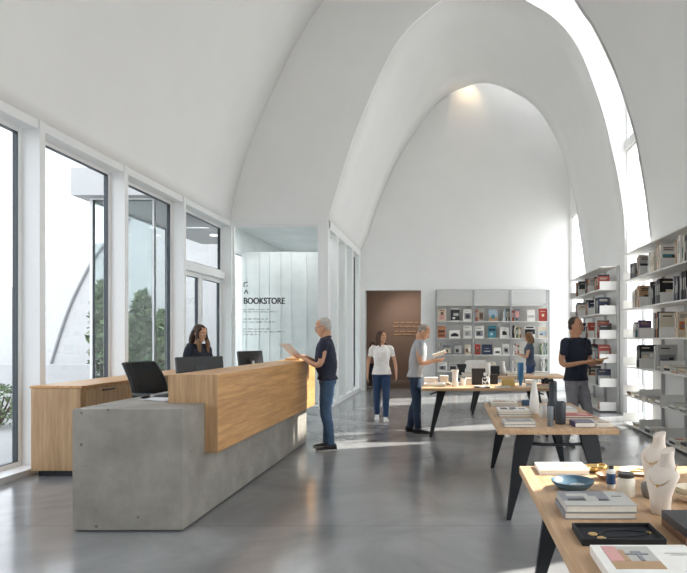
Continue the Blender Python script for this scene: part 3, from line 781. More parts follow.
def shrub(label, c, rx, ry, h, n, seed):
    r = random.Random(seed); mb = MB()
    for k in range(n):
        a = r.uniform(0, 2*PI); u = r.random() ** .5; z = r.random() ** .8
        wz = math.sin(PI * min(.98, .18 + .8*z)) ** .6
        p = Vector((rx*u*wz*math.cos(a), ry*u*wz*math.sin(a), h*z)); s = r.uniform(.05, .10) * max(.5, min(1.4, h / 1.4))
        q = Euler((r.uniform(-1.2, 1.2), r.uniform(-1.2, 1.2), r.uniform(0, 6.3))).to_matrix()
        mb.cur = r.randrange(3)
        vs = [p + q @ Vector(t) for t in ((-s*.5, 0, 0), (0, -s*1.1, .2*s), (s*.5, 0, 0), (0, s*1.1, .2*s))]
        mb.add(vs, [(0, 1, 2, 3)])
    rt = thing('shrub', label, 'shrub', c, 0, 'shrubs outside the windows')
    mb.build('foliage', M_LEAF, rt)
    st = MB()
    for k in range(5):
        a = r.uniform(0, 6.3); st.tube([(0, 0, 0), (rx*.25*math.cos(a), ry*.25*math.sin(a), h*.4), (rx*.5*math.cos(a), ry*.5*math.sin(a), h*.75)], [.03, .02, .008], 6)
    st.build('stem', plain('6b5a48', .9), rt)
shrub('low green shrub by the white ground at the left window edge', (-7.75, 9.9, -.02), .75, .6, .72, 900, 1)
for i, (px, Y, h, lb) in enumerate(((104, 14.0, 2.9, 'tall green shrub seen through the porch glass, left of the first glass fin'), (124, 16.4, 2.2, 'green shrub behind the porch, hidden beside the white window fin'),
        (142, 14.6, 2.7, 'green shrub seen through the middle window, left half of the pane'), (163, 16.9, 2.3, 'green shrub seen through the middle window, right half of the pane'))):
    shrub(lb, (at(px, 400, Y).x, Y, -.02), (.34, .40, .36, .40)[i], .36, h, 1000, 20 + i)
# ------------------------------------------------------------------ reception counter
root = thing('reception_counter', 'long reception counter, concrete block carrying a raised oak front', 'counter', (-2.5, 4.485, 0))
def rel(o): return Matrix.Translation(-o.location)
def put(mb, o):
    t = -Vector(o.location); mb.v = [p + t for p in mb.v]; return mb
CX0, CX1, CY0, CY1 = -2.93, -2.077, 4.485, 8.34
c = MB(); c.box(CX0, CX1, CY0, CY1, .012, .95)
put(c, root).build('concrete_base', M_CONC, root, bevel=.006)
c = MB(); c.box(CX0 + .02, CX1 - .02, CY0 + .02, CY1 - .02, 0, .012)
put(c, root).build('shadow_gap', M_DARK, root)
c = MB(); prof = [(-2.38, .951), (-2.075, .951), (-2.075, .535), (-1.966, .535), (-1.966, 1.19), (-2.38, 1.19)]
c.prism(prof, 4.89, 8.38, 'Y')
put(c, root).build('oak_front', M_OAK_Y, root, bevel=.003)

c = MB(); c.prism(prof, 4.884, 4.8895, 'Y')
put(c, root).build('end_panel', M_OAK_Z, root)

# low oak cabinet run along the windows
root = thing('back_cabinet', 'low oak cabinet running along the left windows behind the counter', 'cabinet', (-4.25, 6.24, 0))
def P(mb, name, mat, **k): return put(mb, root).build(name, mat, root, **k)
P(MB().box(-4.52, -3.985, 6.24, 9.75, .07, .955), 'body', M_OAK_Z, bevel=.003)
P(MB().box(-4.48, -4.03, 6.30, 9.7, 0, .07), 'plinth', M_DARK)
P(MB().box(-4.53, -3.965, 6.235, 9.76, .957, .985), 'top', M_OAK_Y, bevel=.003)
for k in range(4):
    y0 = 6.30 + k * .86
    d = P(MB().box(-3.983, -3.967, y0, y0 + .84, .10, .925), 'door', M_OAK_Z, bevel=.002)
    h = MB().box(-3.966, -3.955, y0 + .30, y0 + .54, .90, .915); put(h, root).build('handle', M_DARK, d)

# ------------------------------------------------------------------ mesh desk chair
root = thing('desk_chair', 'black mesh-backed desk chair standing between counter and oak cabinet', 'chair', (-3.22, 6.46, 0), R(-106))
# local: +y is where the sitter faces
def ring_back(y, z, w, h, t, curve):
    return [(x, y + curve * (x / w) ** 2, zz) for x, zz in ((-w, z), (w, z))]
mb = MB()                                                           # woven back panel, curved
N = 9; rows = []
for j in range(8):
    t = j / 7; z = .78 + .44 * t; y = -.19 - .17 * t + .05 * math.sin(PI * t); wd = .20 + .045 * math.sin(PI * (.25 + .6*t))
    rows.append([Vector((wd * (2*i/(N-1) - 1), y + .05 * (2*i/(N-1) - 1) ** 2, z)) for i in range(N)])
front = [p for r in rows for p in r]
fs = [(j*N+i, j*N+i+1, (j+1)*N+i+1, (j+1)*N+i) for j in range(7) for i in range(N-1)]
mb.add(front, fs); mb.add([p + Vector((0, -.012, 0)) for p in front], [tuple(reversed(f)) for f in fs])
m_mesh = plain('15171a', .8, var=.3, scale=260)
nt = m_mesh.node_tree; bs = next(n for n in nt.nodes if n.type == 'BSDF_PRINCIPLED'); ou = next(n for n in nt.nodes if n.type == 'OUTPUT_MATERIAL')
tb_ = nt.nodes.new('ShaderNodeBsdfTransparent'); mxs = nt.nodes.new('ShaderNodeMixShader'); mxs.inputs[0].default_value = .12      # open weave
nt.links.new(bs.outputs[0], mxs.inputs[1]); nt.links.new(tb_.outputs[0], mxs.inputs[2]); nt.links.new(mxs.outputs[0], ou.inputs[0])
mb.build('backrest', m_mesh, root, smooth=True)
edge = rows[0] + [r[-1] for r in rows[1:]] + list(reversed(rows[-1]))[1:] + [r[0] for r in reversed(rows[:-1])]
MB().tube([p + Vector((0, -.006, 0)) for p in edge], .014, 8).build('back_frame', M_BLACK, root, smooth=True)
mb = MB().tube([(0, -.05, .60), (0, -.24, .62), (0, -.27, .80), (0, -.27, 1.0)], [.03, .03, .025, .02], 8); mb.build('back_support', M_BLACK, root, smooth=True)
mb = MB(); mb.loft([[Vector((sx * math.copysign(abs(math.cos(a)) ** .5, math.cos(a)), .02 + sy * math.copysign(abs(math.sin(a)) ** .5, math.sin(a)), z)) for a in [2*PI*k/28 for k in range(28)]] for sx, sy, z in ((.20,.20,.655),(.235,.235,.67),(.24,.24,.70),(.225,.225,.722))])
mb.build('seat', plain('191b1e', .85, var=.12, scale=80), root, smooth='auto')
for s in (-1, 1):
    MB().tube([(s*.20, 0, .66), (s*.285, 0, .68), (s*.29, -.01, .88)], [.016, .018, .018], 8).build('arm_post', M_BLACK, root, smooth=True)
    MB().loft([[Vector((s*.29 + .045*math.cos(a), .02 + .14*math.sin(a), z)) for a in [2*PI*k/18 for k in range(18)]] for z in (.88, .91)]).build('armrest', M_BLACK, root, bevel=.006, smooth='auto')
MB().lathe([(.028, .12), (.028, .45), (.02, .45), (.02, .655)], 14).build('gas_column', M_ALU, root, smooth='auto')
MB().tube([(.19*math.cos(2*PI*k/24), .19*math.sin(2*PI*k/24), .30) for k in range(25)], .010, 8).build('foot_ring', M_ALU, root, smooth=True)
for k in range(5):
    a = 2*PI*k/5; u = Vector((math.cos(a), math.sin(a), 0))
    sp = MB().tube([u*.02 + Vector((0,0,.12)), u*.245 + Vector((0,0,.075))], [.03, .016], 8).build('base_arm', M_BLACK, root, smooth=True)
    w_ = u.cross(Vector((0,0,1))); cpt = u*.245 + Vector((0,0,.028))
    MB().tube([cpt - w_*.02, cpt + w_*.02], .0275, 14).build('caster', M_DARK, sp, smooth='auto')

# ------------------------------------------------------------------ screens, keyboard, mouse, papers on the counter
def monitor(label, x, y, z, rz, w=.50, h=.30, lift=.10):
    r_ = thing('monitor', label, 'monitor', (x, y, z), rz, 'monitors on the reception counter')
    T = Matrix.Translation((0, 0, lift + h/2)) @ Matrix.Rotation(R(-9), 4, 'X')
    MB().box(-w/2, w/2, -.018, .018, -h/2, h/2, T).build('housing', M_BLACK, r_, bevel=.006)
    MB().box(-w/2 + .012, w/2 - .012, .0185, .0195, -h/2 + .02, h/2 - .012, T).build('screen', plain('0c0e12', .12), r_)
    MB().box(-.06, .06, -.026, -.0185, -.05, .05, T).build('mount', M_DARK, r_, bevel=.003)
    MB().tube([(0, -.05, .01), (0, -.055, lift*.6), (0, -.03, lift + h/2)], [.022, .02, .02], 10).build('stand', M_ALU, r_, smooth=True)
    MB().box(-.11, .11, -.12, .06, 0, .012).build('foot', M_DARK, r_, bevel=.004)
    return r_
monitor('black monitor seen from behind, in front of the receptionist', -2.605, 6.03, .951, R(50), .50, .29, .065)
monitor('smaller black monitor farther along the counter, beneath the shop name', -2.63, 7.62, .951, R(64), .42, .26, .12)
kb = thing('keyboard', 'flat grey keyboard on the concrete worktop beside the mouse', 'keyboard', (-2.66, 5.58, .951), R(82))
MB().box(-.22, .22, -.065, .065, 0, .016).build('base', plain('4a4d52', .5), kb, bevel=.004)
k_ = MB()
for i in range(14):
    for j in range(4): k_.box(-.21 + i*.03, -.184 + i*.03, -.055 + j*.028, -.031 + j*.028, .016, .021)
k_.build('keys', plain('25272b', .5), kb)
o = MB().ell((0, 0, .012), .034, .058, .018).build('computer_mouse', M_BLACK, None, (-2.76, 5.24, .9575), smooth=True)
tag(o, 'black computer mouse on the near end of the concrete worktop', 'mouse')
pp = MB()
for k in range(3): pp.box(-.105, .105, -.148, .148, k*.0022, k*.0022 + .002, Matrix.Rotation(R(8*k - 6), 4, 'Z'))
o = pp.build('paper_sheets', plain('dfe3e8', .8), None, (-2.585, 5.19, .951)); o.rotation_euler[2] = R(70)
tag(o, 'few loose white sheets lying on the concrete worktop', 'paper')
o = MB().box(-.10, .10, -.14, .14, 0, .03).build('document_tray', plain('b99a70', .6), None, (-2.2, 8.18, 1.191), bevel=.004)
tag(o, 'small flat wooden box on the far end of the oak counter', 'box')

# ------------------------------------------------------------------ books
def book_mesh(w, h, t, c, art=(), band=True):
    """Lying flat: spine along x = 0, front cover up. Slots: cover, pages, then the printed patches."""
    mb = MB(); e = min(.003, t * .16)
    mb.box(0, w, 0, h, 0, e); mb.box(0, w, 0, h, t - e, t); mb.box(0, e, 0, h, e, t - e)
    mb.cur = 1; mb.box(e, w - .003, .003, h - .003, e, t - e)
    mats = [cm(c), M_PAGE]
    for (u0, v0, u1, v1, col) in art:
        mb.cur = len(mats); mats.append(cm(col)); k = .0004 * (mb.cur - 1)
        mb.box(u0*w, u1*w, v0*h, v1*h, t, t + k)
    # a title band across the spine
    if band: mb.cur = len(mats); mats.append(cm('white' if c not in ('white', 'cream', 'pale grey', 'pale blue', 'yellow') else 'charcoal'))
    if band: mb.box(-.0005, 0, h*.35, h*.78, t*.35, t*.65)
    return mb, mats
STAND = Matrix.Rotation(R(90), 4, 'X')          # front cover towards the camera, spine towards the aisle
def add_book(label, group, M, w, h, t, c, art=(), name='book', band=True):
    mb, mats = book_mesh(w, h, t, c, art, band)
    o = mb.build(name, mats); o.matrix_world = M
    return tag(o, label, 'book', group)
def rand_art(c, r):
    dark = c in ('black', 'charcoal', 'navy', 'brown', 'purple', 'blue', 'teal', 'green', 'red')
    ink = r.choice(['white', 'cream', 'pale grey', 'tan'] if dark else ['charcoal', 'grey', 'brown', 'navy', 'red', 'black'])
    pic = r.choice(['grey', 'charcoal', 'tan', 'teal', 'brown', 'pale blue', 'orange', 'pale grey', 'black'])
    a = []
    k = r.random()
    if k < .6:
        y0 = r.uniform(.1, .35); y1 = y0 + r.uniform(.3, .45); a.append((.1, y0, .9, y1, pic))
        a.append((.18, y0 + .06, r.uniform(.45, .6), y0 + .2, ink)); a.append((.58, y0 + .1, .8, min(y1, y0 + .28), r.choice(['white', 'charcoal', 'tan'])))
    elif k < .8: a.append((.05, .04, .95, .6, pic)); a.append((.25, .1, .7, .42, ink))
    else: a.append((.3, .3, .7, .56, ink))
    y = .84
    for q in range(r.randint(1, 2)):
        a.append((.14, y, r.uniform(.55, .86), y + .045, ink)); y -= .08
    return a
ORD = ['first', 'second', 'third', 'fourth', 'fifth', 'sixth', 'seventh', 'eighth', 'ninth', 'tenth', 'eleventh', 'twelfth', 'thirteenth', 'fourteenth', 'fifteenth', 'sixteenth', 'seventeenth', 'eighteenth', 'nineteenth', 'twentieth',
       'twenty-first', 'twenty-second', 'twenty-third', 'twenty-fourth', 'twenty-fifth', 'twenty-sixth', 'twenty-seventh', 'twenty-eighth', 'twenty-ninth', 'thirtieth']

# back bookcase --------------------------------------------------------------
BYF, BYB = 16.18, 16.56
s_ = F / BYF
PXB = [(px - HX) / s_ for px in (436.3, 473.6, 511.0, 549.0)]
ZS = [EYE - (py - HY) / s_ for py in (304.8, 321.2, 338.0, 354.9, 371.5, 388.0)]
root = thing('bookcase', 'wide pale metal bookcase of three bays against the back wall', 'bookcase', ((PXB[0] + PXB[3]) / 2, BYB, 0))
zt_ = EYE + (HY - 289.6) / s_
for x in PXB:
    P(MB().box(x - .022, x + .022, BYF + .01, BYF + .05, 0, zt_).box(x - .02, x + .02, BYB - .04, BYB, 0, zt_).box(x - .012, x + .012, BYF + .05, BYB - .04, zt_ - .03, zt_), 'upright', M_ALU)
for b in range(3):
    x0, x1 = PXB[b] + .024, PXB[b+1] - .024
    P(MB().box(x0, x1, BYF + .02, BYF + .04, zt_ - .02, zt_), 'top_rail', M_ALU)
    P(MB().box(x0, x1, BYB - .03, BYB - .015, .2, zt_ - .02), 'back_panel', plain('d3d3d1', .5, var=.01))
    for z in ZS:
        P(MB().box(x0, x1, BYF, BYB - .04, z - .02, z).box(x0, x0 + .006, BYF + .1, BYB - .04, z, z + .08).box(x1 - .006, x1, BYF + .1, BYB - .04, z, z + .08), 'shelf', M_SHELF)
names_row = ['top book row', 'second book row', 'third book row', 'fourth book row', 'lowest book row']
def art(*a): return list(a)
PIC = lambda c1, c2='charcoal', t='charcoal': [(.12, .14, .88, .62, c1), (.25, .22, .6, .5, c2), (.15, .8, .7, .85, t)]
face = {
 0: [(437.5,446,12.5,'cream',[(.2,.1,.85,.5,'pink'),(.35,.5,.7,.75,'brown'),(.2,.82,.8,.88,'red')]), (450.8,459.5,13,'white',[(.0,.05,1,.9,'charcoal'),(.3,.4,.9,.62,'pale grey'),(.2,.15,.5,.3,'white')]),
     (463.2,472,12,'white',[(.15,.15,.85,.7,'grey'),(.3,.25,.7,.55,'black'),(.2,.8,.7,.84,'grey')]), (479,484,12.5,'pale grey',[(.1,.1,.9,.7,'brown'),(.3,.3,.7,.6,'black')]),
     (489.2,497.4,11.5,'pale blue',[(.0,.0,1,.35,'tan'),(.3,.2,.7,.55,'teal')]), (515,520.5,12.5,'grey',[(.15,.3,.85,.8,'pink'),(.2,.1,.6,.2,'black')]), (527.5,535.5,11.6,'white',[(.1,.3,.9,.5,'pale grey')]), (539.3,549.0,12.8,'red',[(.36,.36,.64,.56,'cream'),(.2,.75,.8,.79,'cream')])],
 1: [(437.6,445.4,11.6,'orange',[(.1,.1,.9,.3,'brown'),(.1,.45,.9,.65,'charcoal'),(.1,.75,.9,.9,'tan')]), (449.2,460,7.5,'white',[(.15,.15,.85,.5,'black'),(.3,.5,.7,.65,'charcoal')]), (463.4,472.2,12.2,'white',PIC('pale grey','grey')),
     (474.8,484.3,11.8,'white',PIC('grey','charcoal')), (488.2,496.2,12.4,'teal',[(.1,.55,.9,.75,'navy'),(.3,.2,.6,.4,'pale blue')]), (500.2,509.3,10.8,'white',[(.25,.25,.75,.55,'black'),(.3,.55,.6,.65,'charcoal'),(.2,.8,.7,.84,'grey')]), (525.5,535.3,11.8,'white',[(0,.3,1,.75,'black'),(.2,.35,.8,.5,'grey'),(.1,.8,.9,.95,'charcoal')]), (538.8,548.6,11,'cream',[(.1,.2,.9,.6,'pale blue'),(.2,.25,.5,.4,'brown')])],
 2: [(442.5,451.6,10,'grey',PIC('cream','charcoal')), (453.6,462.3,11.2,'grey',[(.1,.15,.9,.8,'pale grey'),(.25,.2,.6,.5,'charcoal')]), (465,471.2,10,'cream',[(.1,.2,.7,.6,'brown'),(.5,.3,.9,.7,'white')]), (472.3,480.3,10.5,'red',[(.2,.2,.8,.5,'brown'),(.3,.6,.7,.7,'pink')]),
     (482.3,492.3,10.2,'navy',[(.2,.3,.8,.36,'white'),(.3,.6,.7,.64,'pale grey')]), (494,501.5,7,'white',[(.2,.2,.8,.5,'charcoal')]), (502.8,511,10.8,'white',[(.1,.1,.9,.7,'pale grey'),(.3,.25,.75,.55,'charcoal')])],
 3: [(438,447,9,'white',PIC('grey')), (449,457,8,'pale grey',PIC('charcoal')), (465,473,10,'white',PIC('pale blue')), (487,496,9,'cream',PIC('grey'))],
 4: [(440,449,9,'grey',PIC('tan')), (478,488,10,'white',PIC('charcoal')), (492,500,9,'pale blue',PIC('white'))]}
desc = {'white': 'white book', 'cream': 'cream book', 'pale grey': 'pale grey book', 'grey': 'grey book', 'red': 'red book', 'orange': 'orange book', 'teal': 'teal book', 'navy': 'navy book', 'pale blue': 'pale blue book'}
for row, items in face.items():
    z = ZS[row + 1]
    for k, (x0, x1, hp, c, a) in enumerate(items):
        xa, xb = max((x0 - HX) / s_, min((p + .036 for p in PXB if abs(p - (x0 - HX) / s_) < .06), default=-9)), min((x1 - HX) / s_, min((p - .036 for p in PXB if abs(p - (x1 - HX) / s_) < .06), default=9)); w_ = xb - xa; h_ = hp / s_
        lean = Matrix.Rotation(R(-10), 4, 'X')
        M = Matrix.Translation((xa, BYF + .09, z + .0015)) @ lean @ Matrix.Translation((0, 0, 0)) @ STAND
        # keep the leaning lower edge on the shelf
        o = add_book('%s facing out, %s cover from left, %s of back bookcase' % (desc[c], ORD[k], names_row[row]), 'cover-out books on the back bookcase', M, w_, h_, .018, c, a)
        o.location.z += .018 * math.sin(R(10)) + .0005; o.location.y += .0
spines = {
 0: [(474.6,478.6,['grey','red','tan']), (503.3,511.0,['white','pale blue','navy','cream','charcoal']), (511.6,514.6,['red','brown'])],
 1: [(513.6,521.5,['black','cream','charcoal','green','tan','brown'])],
 2: [(437.5,441.2,['pale grey','white','grey']), (513.2,521,['white','grey','pink','black','cream']), (541,549,['green','cream','teal','pale grey','green'])],
 3: [(475,484,['cream','grey','white','tan','pale grey']), (512.5,517.5,['white','grey','cream']), (541,549,['grey','pale grey','white','grey','green'])],
 4: [(452,462,['grey','tan','white','navy','cream']), (515,528,['white','grey','brown','cream','pale grey','charcoal']), (536,548,['pale grey','white','grey','tan','white'])]}
for row, gs in spines.items():
    z = ZS[row + 1]; n_ = 0
    for x0, x1, cs in gs:
        xa, xb = (x0 - HX) / s_, (x1 - HX) / s_
        for p in PXB:
            if abs(p - xa) < .07: xa = max(xa, p + .03)
            if abs(p - xb) < .07: xb = min(xb, p - .034)
        t_ = (xb - xa) / len(cs)
        for k, c in enumerate(cs):
            h_ = rnd.uniform(.27, .35)
            M = Matrix.Translation((xa + .004 + k*t_, BYF + .08, z + .001)) @ Matrix.Rotation(R(90), 4, 'Z') @ STAND
            o = add_book('%s book spine-out, %s spine from left, %s of back bookcase' % (c, ORD[n_], names_row[row]), 'spine-out books on the back bookcase', M, .22, h_, t_ * .96 if k else t_*.9, c)
            n_ += 1

# wall shelving on the right --------------------------------------------------
XF, XB = 3.0, 3.37
ZR = [.05, .53, 1.02, 1.505, 2.0, 2.49]
lev = ['floor-level shelf', 'second-lowest shelf', 'third shelf up', 'fourth shelf up', 'fifth shelf up', 'top book shelf']
def wall_shelving(label, ys):
    global root
    root = thing('wall_shelving', label, 'shelving', (XB, ys[0], 0), 0, 'wall shelving along the right wall')
    for y in ys: P(MB().box(XB - .03, XB + .02, y - .018, y + .018, 0, 2.96), 'upright', M_ALU)
    for y0, y1 in zip(ys, ys[1:]):
        for z in ZR:
            a, b = min(y0, y1) + .02, max(y0, y1) - .02
            P(MB().box(XF, XB - .03, a, b, z - .022, z).box(XF, XB - .03, a, a + .004, z, z + .155).box(XF, XB - .03, b - .004, b, z, z + .155), 'shelf', M_SHELF)
        a, b = min(y0, y1) + .004, max(y0, y1) - .004
        P(MB().box(XF, XB - .03, a, b, 2.925, 2.945), 'top_shelf', M_SHELF)
    return root
YN = [10.12, 9.22, 8.30, 7.36, 6.42, 5.48]
YR = [11.68, 12.66, 13.66, 14.66]
wall_shelving('white metal wall shelving on the right, nearer bank by the frame edge', YN)
wall_shelving('white metal wall shelving on the right, farther bank behind the man', YR)
used_lab = {}
def row_books(bank, bay, y_near, z, li, specs, group):
    """specs: runs of (gap before, [(colour, thickness, height, width)]) from the near end of a bay away from the camera."""
    y = y_near + .03
    n_ = 0
    for gap, bs in specs:
        y += gap
        for (c, t, h, w_) in bs:
            r = random.Random(hash((round(y*1000), li)) & 0xffff)
            M = Matrix.Translation((XF + .02 + r.uniform(0, .015), y + t, z + .001)) @ STAND
            a = rand_art(c, random.Random(int(y * 977) + li * 31))
            add_book('%s book standing %s from near end, %s, %s' % (c, ORD[n_], lev[li], bay), group, M, w_, h, t, c, a)
            n_ += 1; y += t + .0015
def run(r, n, cols, tmin=.018, tmax=.045, hmin=.24, hmax=.36):
    out = []
    for k in range(n):
        out.append((r.choice(cols), r.uniform(tmin, tmax), r.uniform(hmin, hmax), r.uniform(.21, .28)))
    return out
MIX = ['white', 'cream', 'grey', 'charcoal', 'black', 'black', 'tan', 'brown', 'navy', 'orange', 'red', 'teal', 'pale grey']
B = lambda c, t, h, w_: (c, t, h, w_)
rr_ = random.Random(4)
bays = {'first visible bay': (7.36, 8.30), 'second bay': (8.30, 9.22), 'end bay': (9.22, 10.12)}
near = {
 # bay: level -> runs
 'first visible bay': {
   5: [(.03, [B('black',.05,.34,.26), B('charcoal',.04,.33,.26), B('tan',.03,.33,.24), B('white',.03,.34,.24)]), (.08, [B('white',.045,.37,.28), B('pale grey',.03,.36,.28), B('cream',.03,.34,.26), B('brown',.04,.33,.24), B('tan',.03,.33,.24)])],
   4: [(.10, [B('black',.05,.37,.29), B('charcoal',.04,.36,.28), B('black',.04,.37,.28), B('grey',.03,.35,.26), B('pale grey',.03,.35,.26)]), (.05, run(rr_, 6, ['grey','charcoal','pale grey','cream']))],
   3: [(.02, [B('tan',.03,.26,.22), B('cream',.03,.25,.22), B('tan',.03,.27,.2)]), (.25, [B('cream',.04,.35,.26), B('tan',.03,.34,.25), B('pale grey',.03,.33,.24)])],
   2: [], 1: [], 0: []},
 'second bay': {
   5: [(.04, [B('white',.04,.36,.27), B('cream',.03,.35,.26), B('tan',.035,.36,.26), B('brown',.03,.33,.26), B('white',.025,.34,.25), B('tan',.03,.35,.24)]), (.08, run(rr_, 8, ['pale blue','grey','white','tan','cream']))],
   4: [(.06, [B('black',.05,.36,.29), B('black',.04,.36,.28), B('charcoal',.04,.35,.28), B('pale grey',.03,.34,.26), B('grey',.03,.34,.26)]), (.1, run(rr_, 7, ['grey','charcoal','pale grey','black']))],
   3: [(.05, [B('cream',.03,.36,.25), B('pale blue',.02,.34,.24), B('pale grey',.03,.36,.25)]), (.03, [B('black',.045,.38,.29), B('orange',.03,.36,.26), B('charcoal',.04,.36,.28), B('grey',.03,.36,.26), B('pale grey',.03,.37,.26)])],
   2: [(.18, [B('pale grey',.05,.38,.29), B('grey',.04,.37,.28), B('white',.03,.36,.27), B('charcoal',.03,.36,.26)])], 1: [], 0: []},
 'end bay': {
   5: [(.05, [B('pale grey',.04,.34,.26), B('grey',.03,.34,.26), B('tan',.03,.33,.25), B('navy',.03,.31,.24), B('cream',.03,.28,.24)]), (.12, run(rr_, 6, ['grey','charcoal','navy','pale grey'], hmin=.22, hmax=.28))],
   4: [(.06, [B('tan',.035,.34,.26), B('orange',.03,.33,.26), B('brown',.03,.33,.25), B('cream',.03,.34,.25), B('pale grey',.03,.33,.24)]), (.05, run(rr_, 6, ['white','pale grey','tan']))],
   3: [(.1, [B('purple',.03,.28,.2), B('pale grey',.03,.26,.2), B('navy',.025,.27,.2)]), (.1, run(rr_, 4, ['white','grey','pale grey'], hmin=.2, hmax=.26))],
   2: [(.08, [B('black',.05,.37,.28), B('charcoal',.04,.36,.28), B('black',.03,.35,.27)])], 1: [], 0: []}}
for bay, lv in near.items():
    y0, y1 = bays[bay]
    for li, specs in lv.items():
        row_books('near', bay.replace(' visible', '') + ', nearer right shelving', y0, ZR[li], li, specs, 'upright books on the nearer right shelving')
def flat_book(label, group, x, y, z, w_, h, t, c, rz=0, a=None):
    M = Matrix.Translation((x, y, z + .0006)) @ Matrix.Rotation(rz, 4, 'Z')
    return add_book(label, group, M, w_, h, t, c, a if a is not None else rand_art(c, random.Random(int(x*991 + y*77))), band=False)
# small stacks lying on the lower shelves
for bay, li, offs in (('first visible bay', 2, (.08, .38, .64)), ('second bay', 2, (.02,)), ('first visible bay', 1, (.10, .45)), ('second bay', 1, (.08, .36, .62)), ('end bay', 1, (.1, .5)), ('first visible bay', 0, (.06, .45)), ('second bay', 0, (.1, .5)), ('end bay', 0, (.2,))):
    y0 = bays[bay][0]; n_ = 0
    for q, of in enumerate(offs):
        z = ZR[li]
        for k in range(rnd.randint(2, 3)):
            c = rnd.choice(['white', 'cream', 'pale grey', 'grey', 'charcoal', 'tan', 'white']); t = rnd.uniform(.02, .035)
            if (bay, li) == ('second bay', 2): t = .02
            flat_book('%s book, %s of %s pile, %s, %s, nearer right shelving' % (c, ('lowest', 'second', 'third')[k], ORD[q], lev[li], bay.replace('first visible', 'first')), 'flat books on the nearer right shelving',
                      XF + .012 + rnd.uniform(0, .02), y0 + of + .03, z, .26, .2 if (bay, li) != ('second bay', 2) else .12, t, c)
            z += t + .0008
# the nearest bay reaches out of the frame: only the shelf ends and a few books
fb = {'nearest bay': (YR[0], YR[1]), 'middle bay': (YR[1], YR[2]), 'last bay': (YR[2], YR[3])}
rr_ = random.Random(12)
for bay, (y0, y1) in fb.items():
    for li in range(5, -1, -1):
        if li == 0: specs = [(.1, run(rr_, 4, MIX, hmin=.1, hmax=.14))]
        else:
            n1 = {5: 9, 4: 9, 3: 8, 2: 7, 1: 3}[li]
            specs = [(rr_.uniform(.02, .1) if bay != 'nearest bay' else rr_.uniform(.16, .26), run(rr_, n1 // 2 + 1, MIX)), (rr_.uniform(.03, .1), run(rr_, n1 // 2, MIX))]
        row_books('far', bay + ', farther right shelving', y0, ZR[li], li, specs, 'upright books on the farther right shelving')
# ------------------------------------------------------------------ display tables
def table(label, x0, x1, y0, y1, along, top=.75, bars=True):
    """Oak top on black tapering plate legs joined by a bar; along is the axis of the long side."""
    cx, cy = (x0 + x1) / 2, (y0 + y1) / 2
    r_ = thing('display_table', label, 'table', (cx, cy, 0), 0, 'oak display tables')
    hx, hy = (x1 - x0) / 2, (y1 - y0) / 2
    MB().box(-hx, hx, -hy, hy, top - .044, top).build('table_top', M_OAK_T if along == 'Y' else M_OAK_TX, r_, bevel=.004)
    zb = top - .045
    def V(u, v, z): return Vector((u, v, z)) if along == 'Y' else Vector((v, u, z))
    hu, hv = (hx, hy) if along == 'Y' else (hy, hx)     # u across the table, v along it
    for sv in (-1, 1):
        vt = sv * (hv - (.10 if along == 'Y' else .30)); vb = sv * (hv - (.03 if along == 'Y' else .13))
        for su in (-1, 1):
            mb = MB(); rings = []
            for t in (0, .12, 1):
                ui, uo = (.185 + .205*t, .335 + .095*t) if t > .12 or t == 0 else (.205, .355)
                hu_k = hu / .5
                v0 = vt + (vb - vt)*t; th = (.030 - .010*t) if along == 'Y' else (.068 - .046*t)
                rings.append([V(su*ui*hu_k, v0 - th, zb*(1 - t)), V(su*uo*hu_k, v0 - th, zb*(1 - t)), V(su*uo*hu_k, v0 + th, zb*(1 - t)), V(su*ui*hu_k, v0 + th, zb*(1 - t))])
            mb.loft(rings); mb.build('leg', M_STEEL, r_, bevel=.006)
        z = zb - .085; v0 = vt + (vb - vt) * .12
        MB().tube([V(-.25*hu/.5, v0, z), V(-.12, v0, z - .012), V(.12, v0, z - .012), V(.25*hu/.5, v0, z)], .014, 8).build('cross_bar', M_STEEL, r_, smooth=True)
    MB().tube([V(0, -(hv - .11), zb - .10), V(0, -(hv - .30), zb - .03), V(0, hv - .30, zb - .03), V(0, hv - .11, zb - .10)], .013, 8).build('long_bar', M_STEEL, r_, smooth=True)
    return r_
table('nearest oak display table in the lower right corner, with jewellery busts', .40, 1.40, 1.45, 3.40, 'Y')
table('middle oak display table with tall dark and white bottles', .385, 1.385, 4.76, 6.72, 'Y')
table('oak display table set crosswise in front of the reading man', -.44, 1.58, 8.67, 9.72, 'X')
table('farthest oak display table, crosswise in front of the back bookcase', .29, 2.25, 11.3, 12.25, 'X')
TZ = .7505

# --- nearest table
flat_book('white book lying alone at the far left corner of nearest table', 'books on the nearest table', .487, 3.175, TZ, .274, .205, .026, 'white', 0, [(.15,.2,.62,.85,'pale grey'), (.5,.3,.95,.8,'pink'), (.66,.2,.95,.55,'cream')])
b1 = flat_book('lower book of the two-book stack between blue bowl and black tray', 'books on the nearest table', .470, 2.397, TZ, .296, .222, .027, 'grey')
flat_book('upper book with misty grey cover photo, between blue bowl and black tray', 'books on the nearest table', .476, 2.395, TZ + .0285, .294, .222, .029, 'pale grey', 0, [(0,.0,.70,1,'grey'), (0,.0,.70,.3,'pale grey'), (.08,.3,.34,.46,'charcoal'), (.34,.3,.52,.62,'pale grey'), (.1,.62,.42,.8,'pale grey'), (.52,.3,.66,.42,'charcoal'), (.76,.6,.9,.63,'grey')])
fbk = flat_book('large white book with desert photo cover at the bottom right frame edge', 'books on the nearest table', .481, 1.765, TZ, .33, .245, .032, 'white', 0,
    [(.10,.14,.58,.94,'pale grey'), (.10,.14,.58,.40,'tan'), (.10,.40,.24,.94,'pink'), (.24,.40,.30,.80,'tan'), (.28,.62,.52,.67,'grey'), (.36,.67,.46,.74,'grey'), (.40,.40,.44,.62,'grey')])
tl = MB()
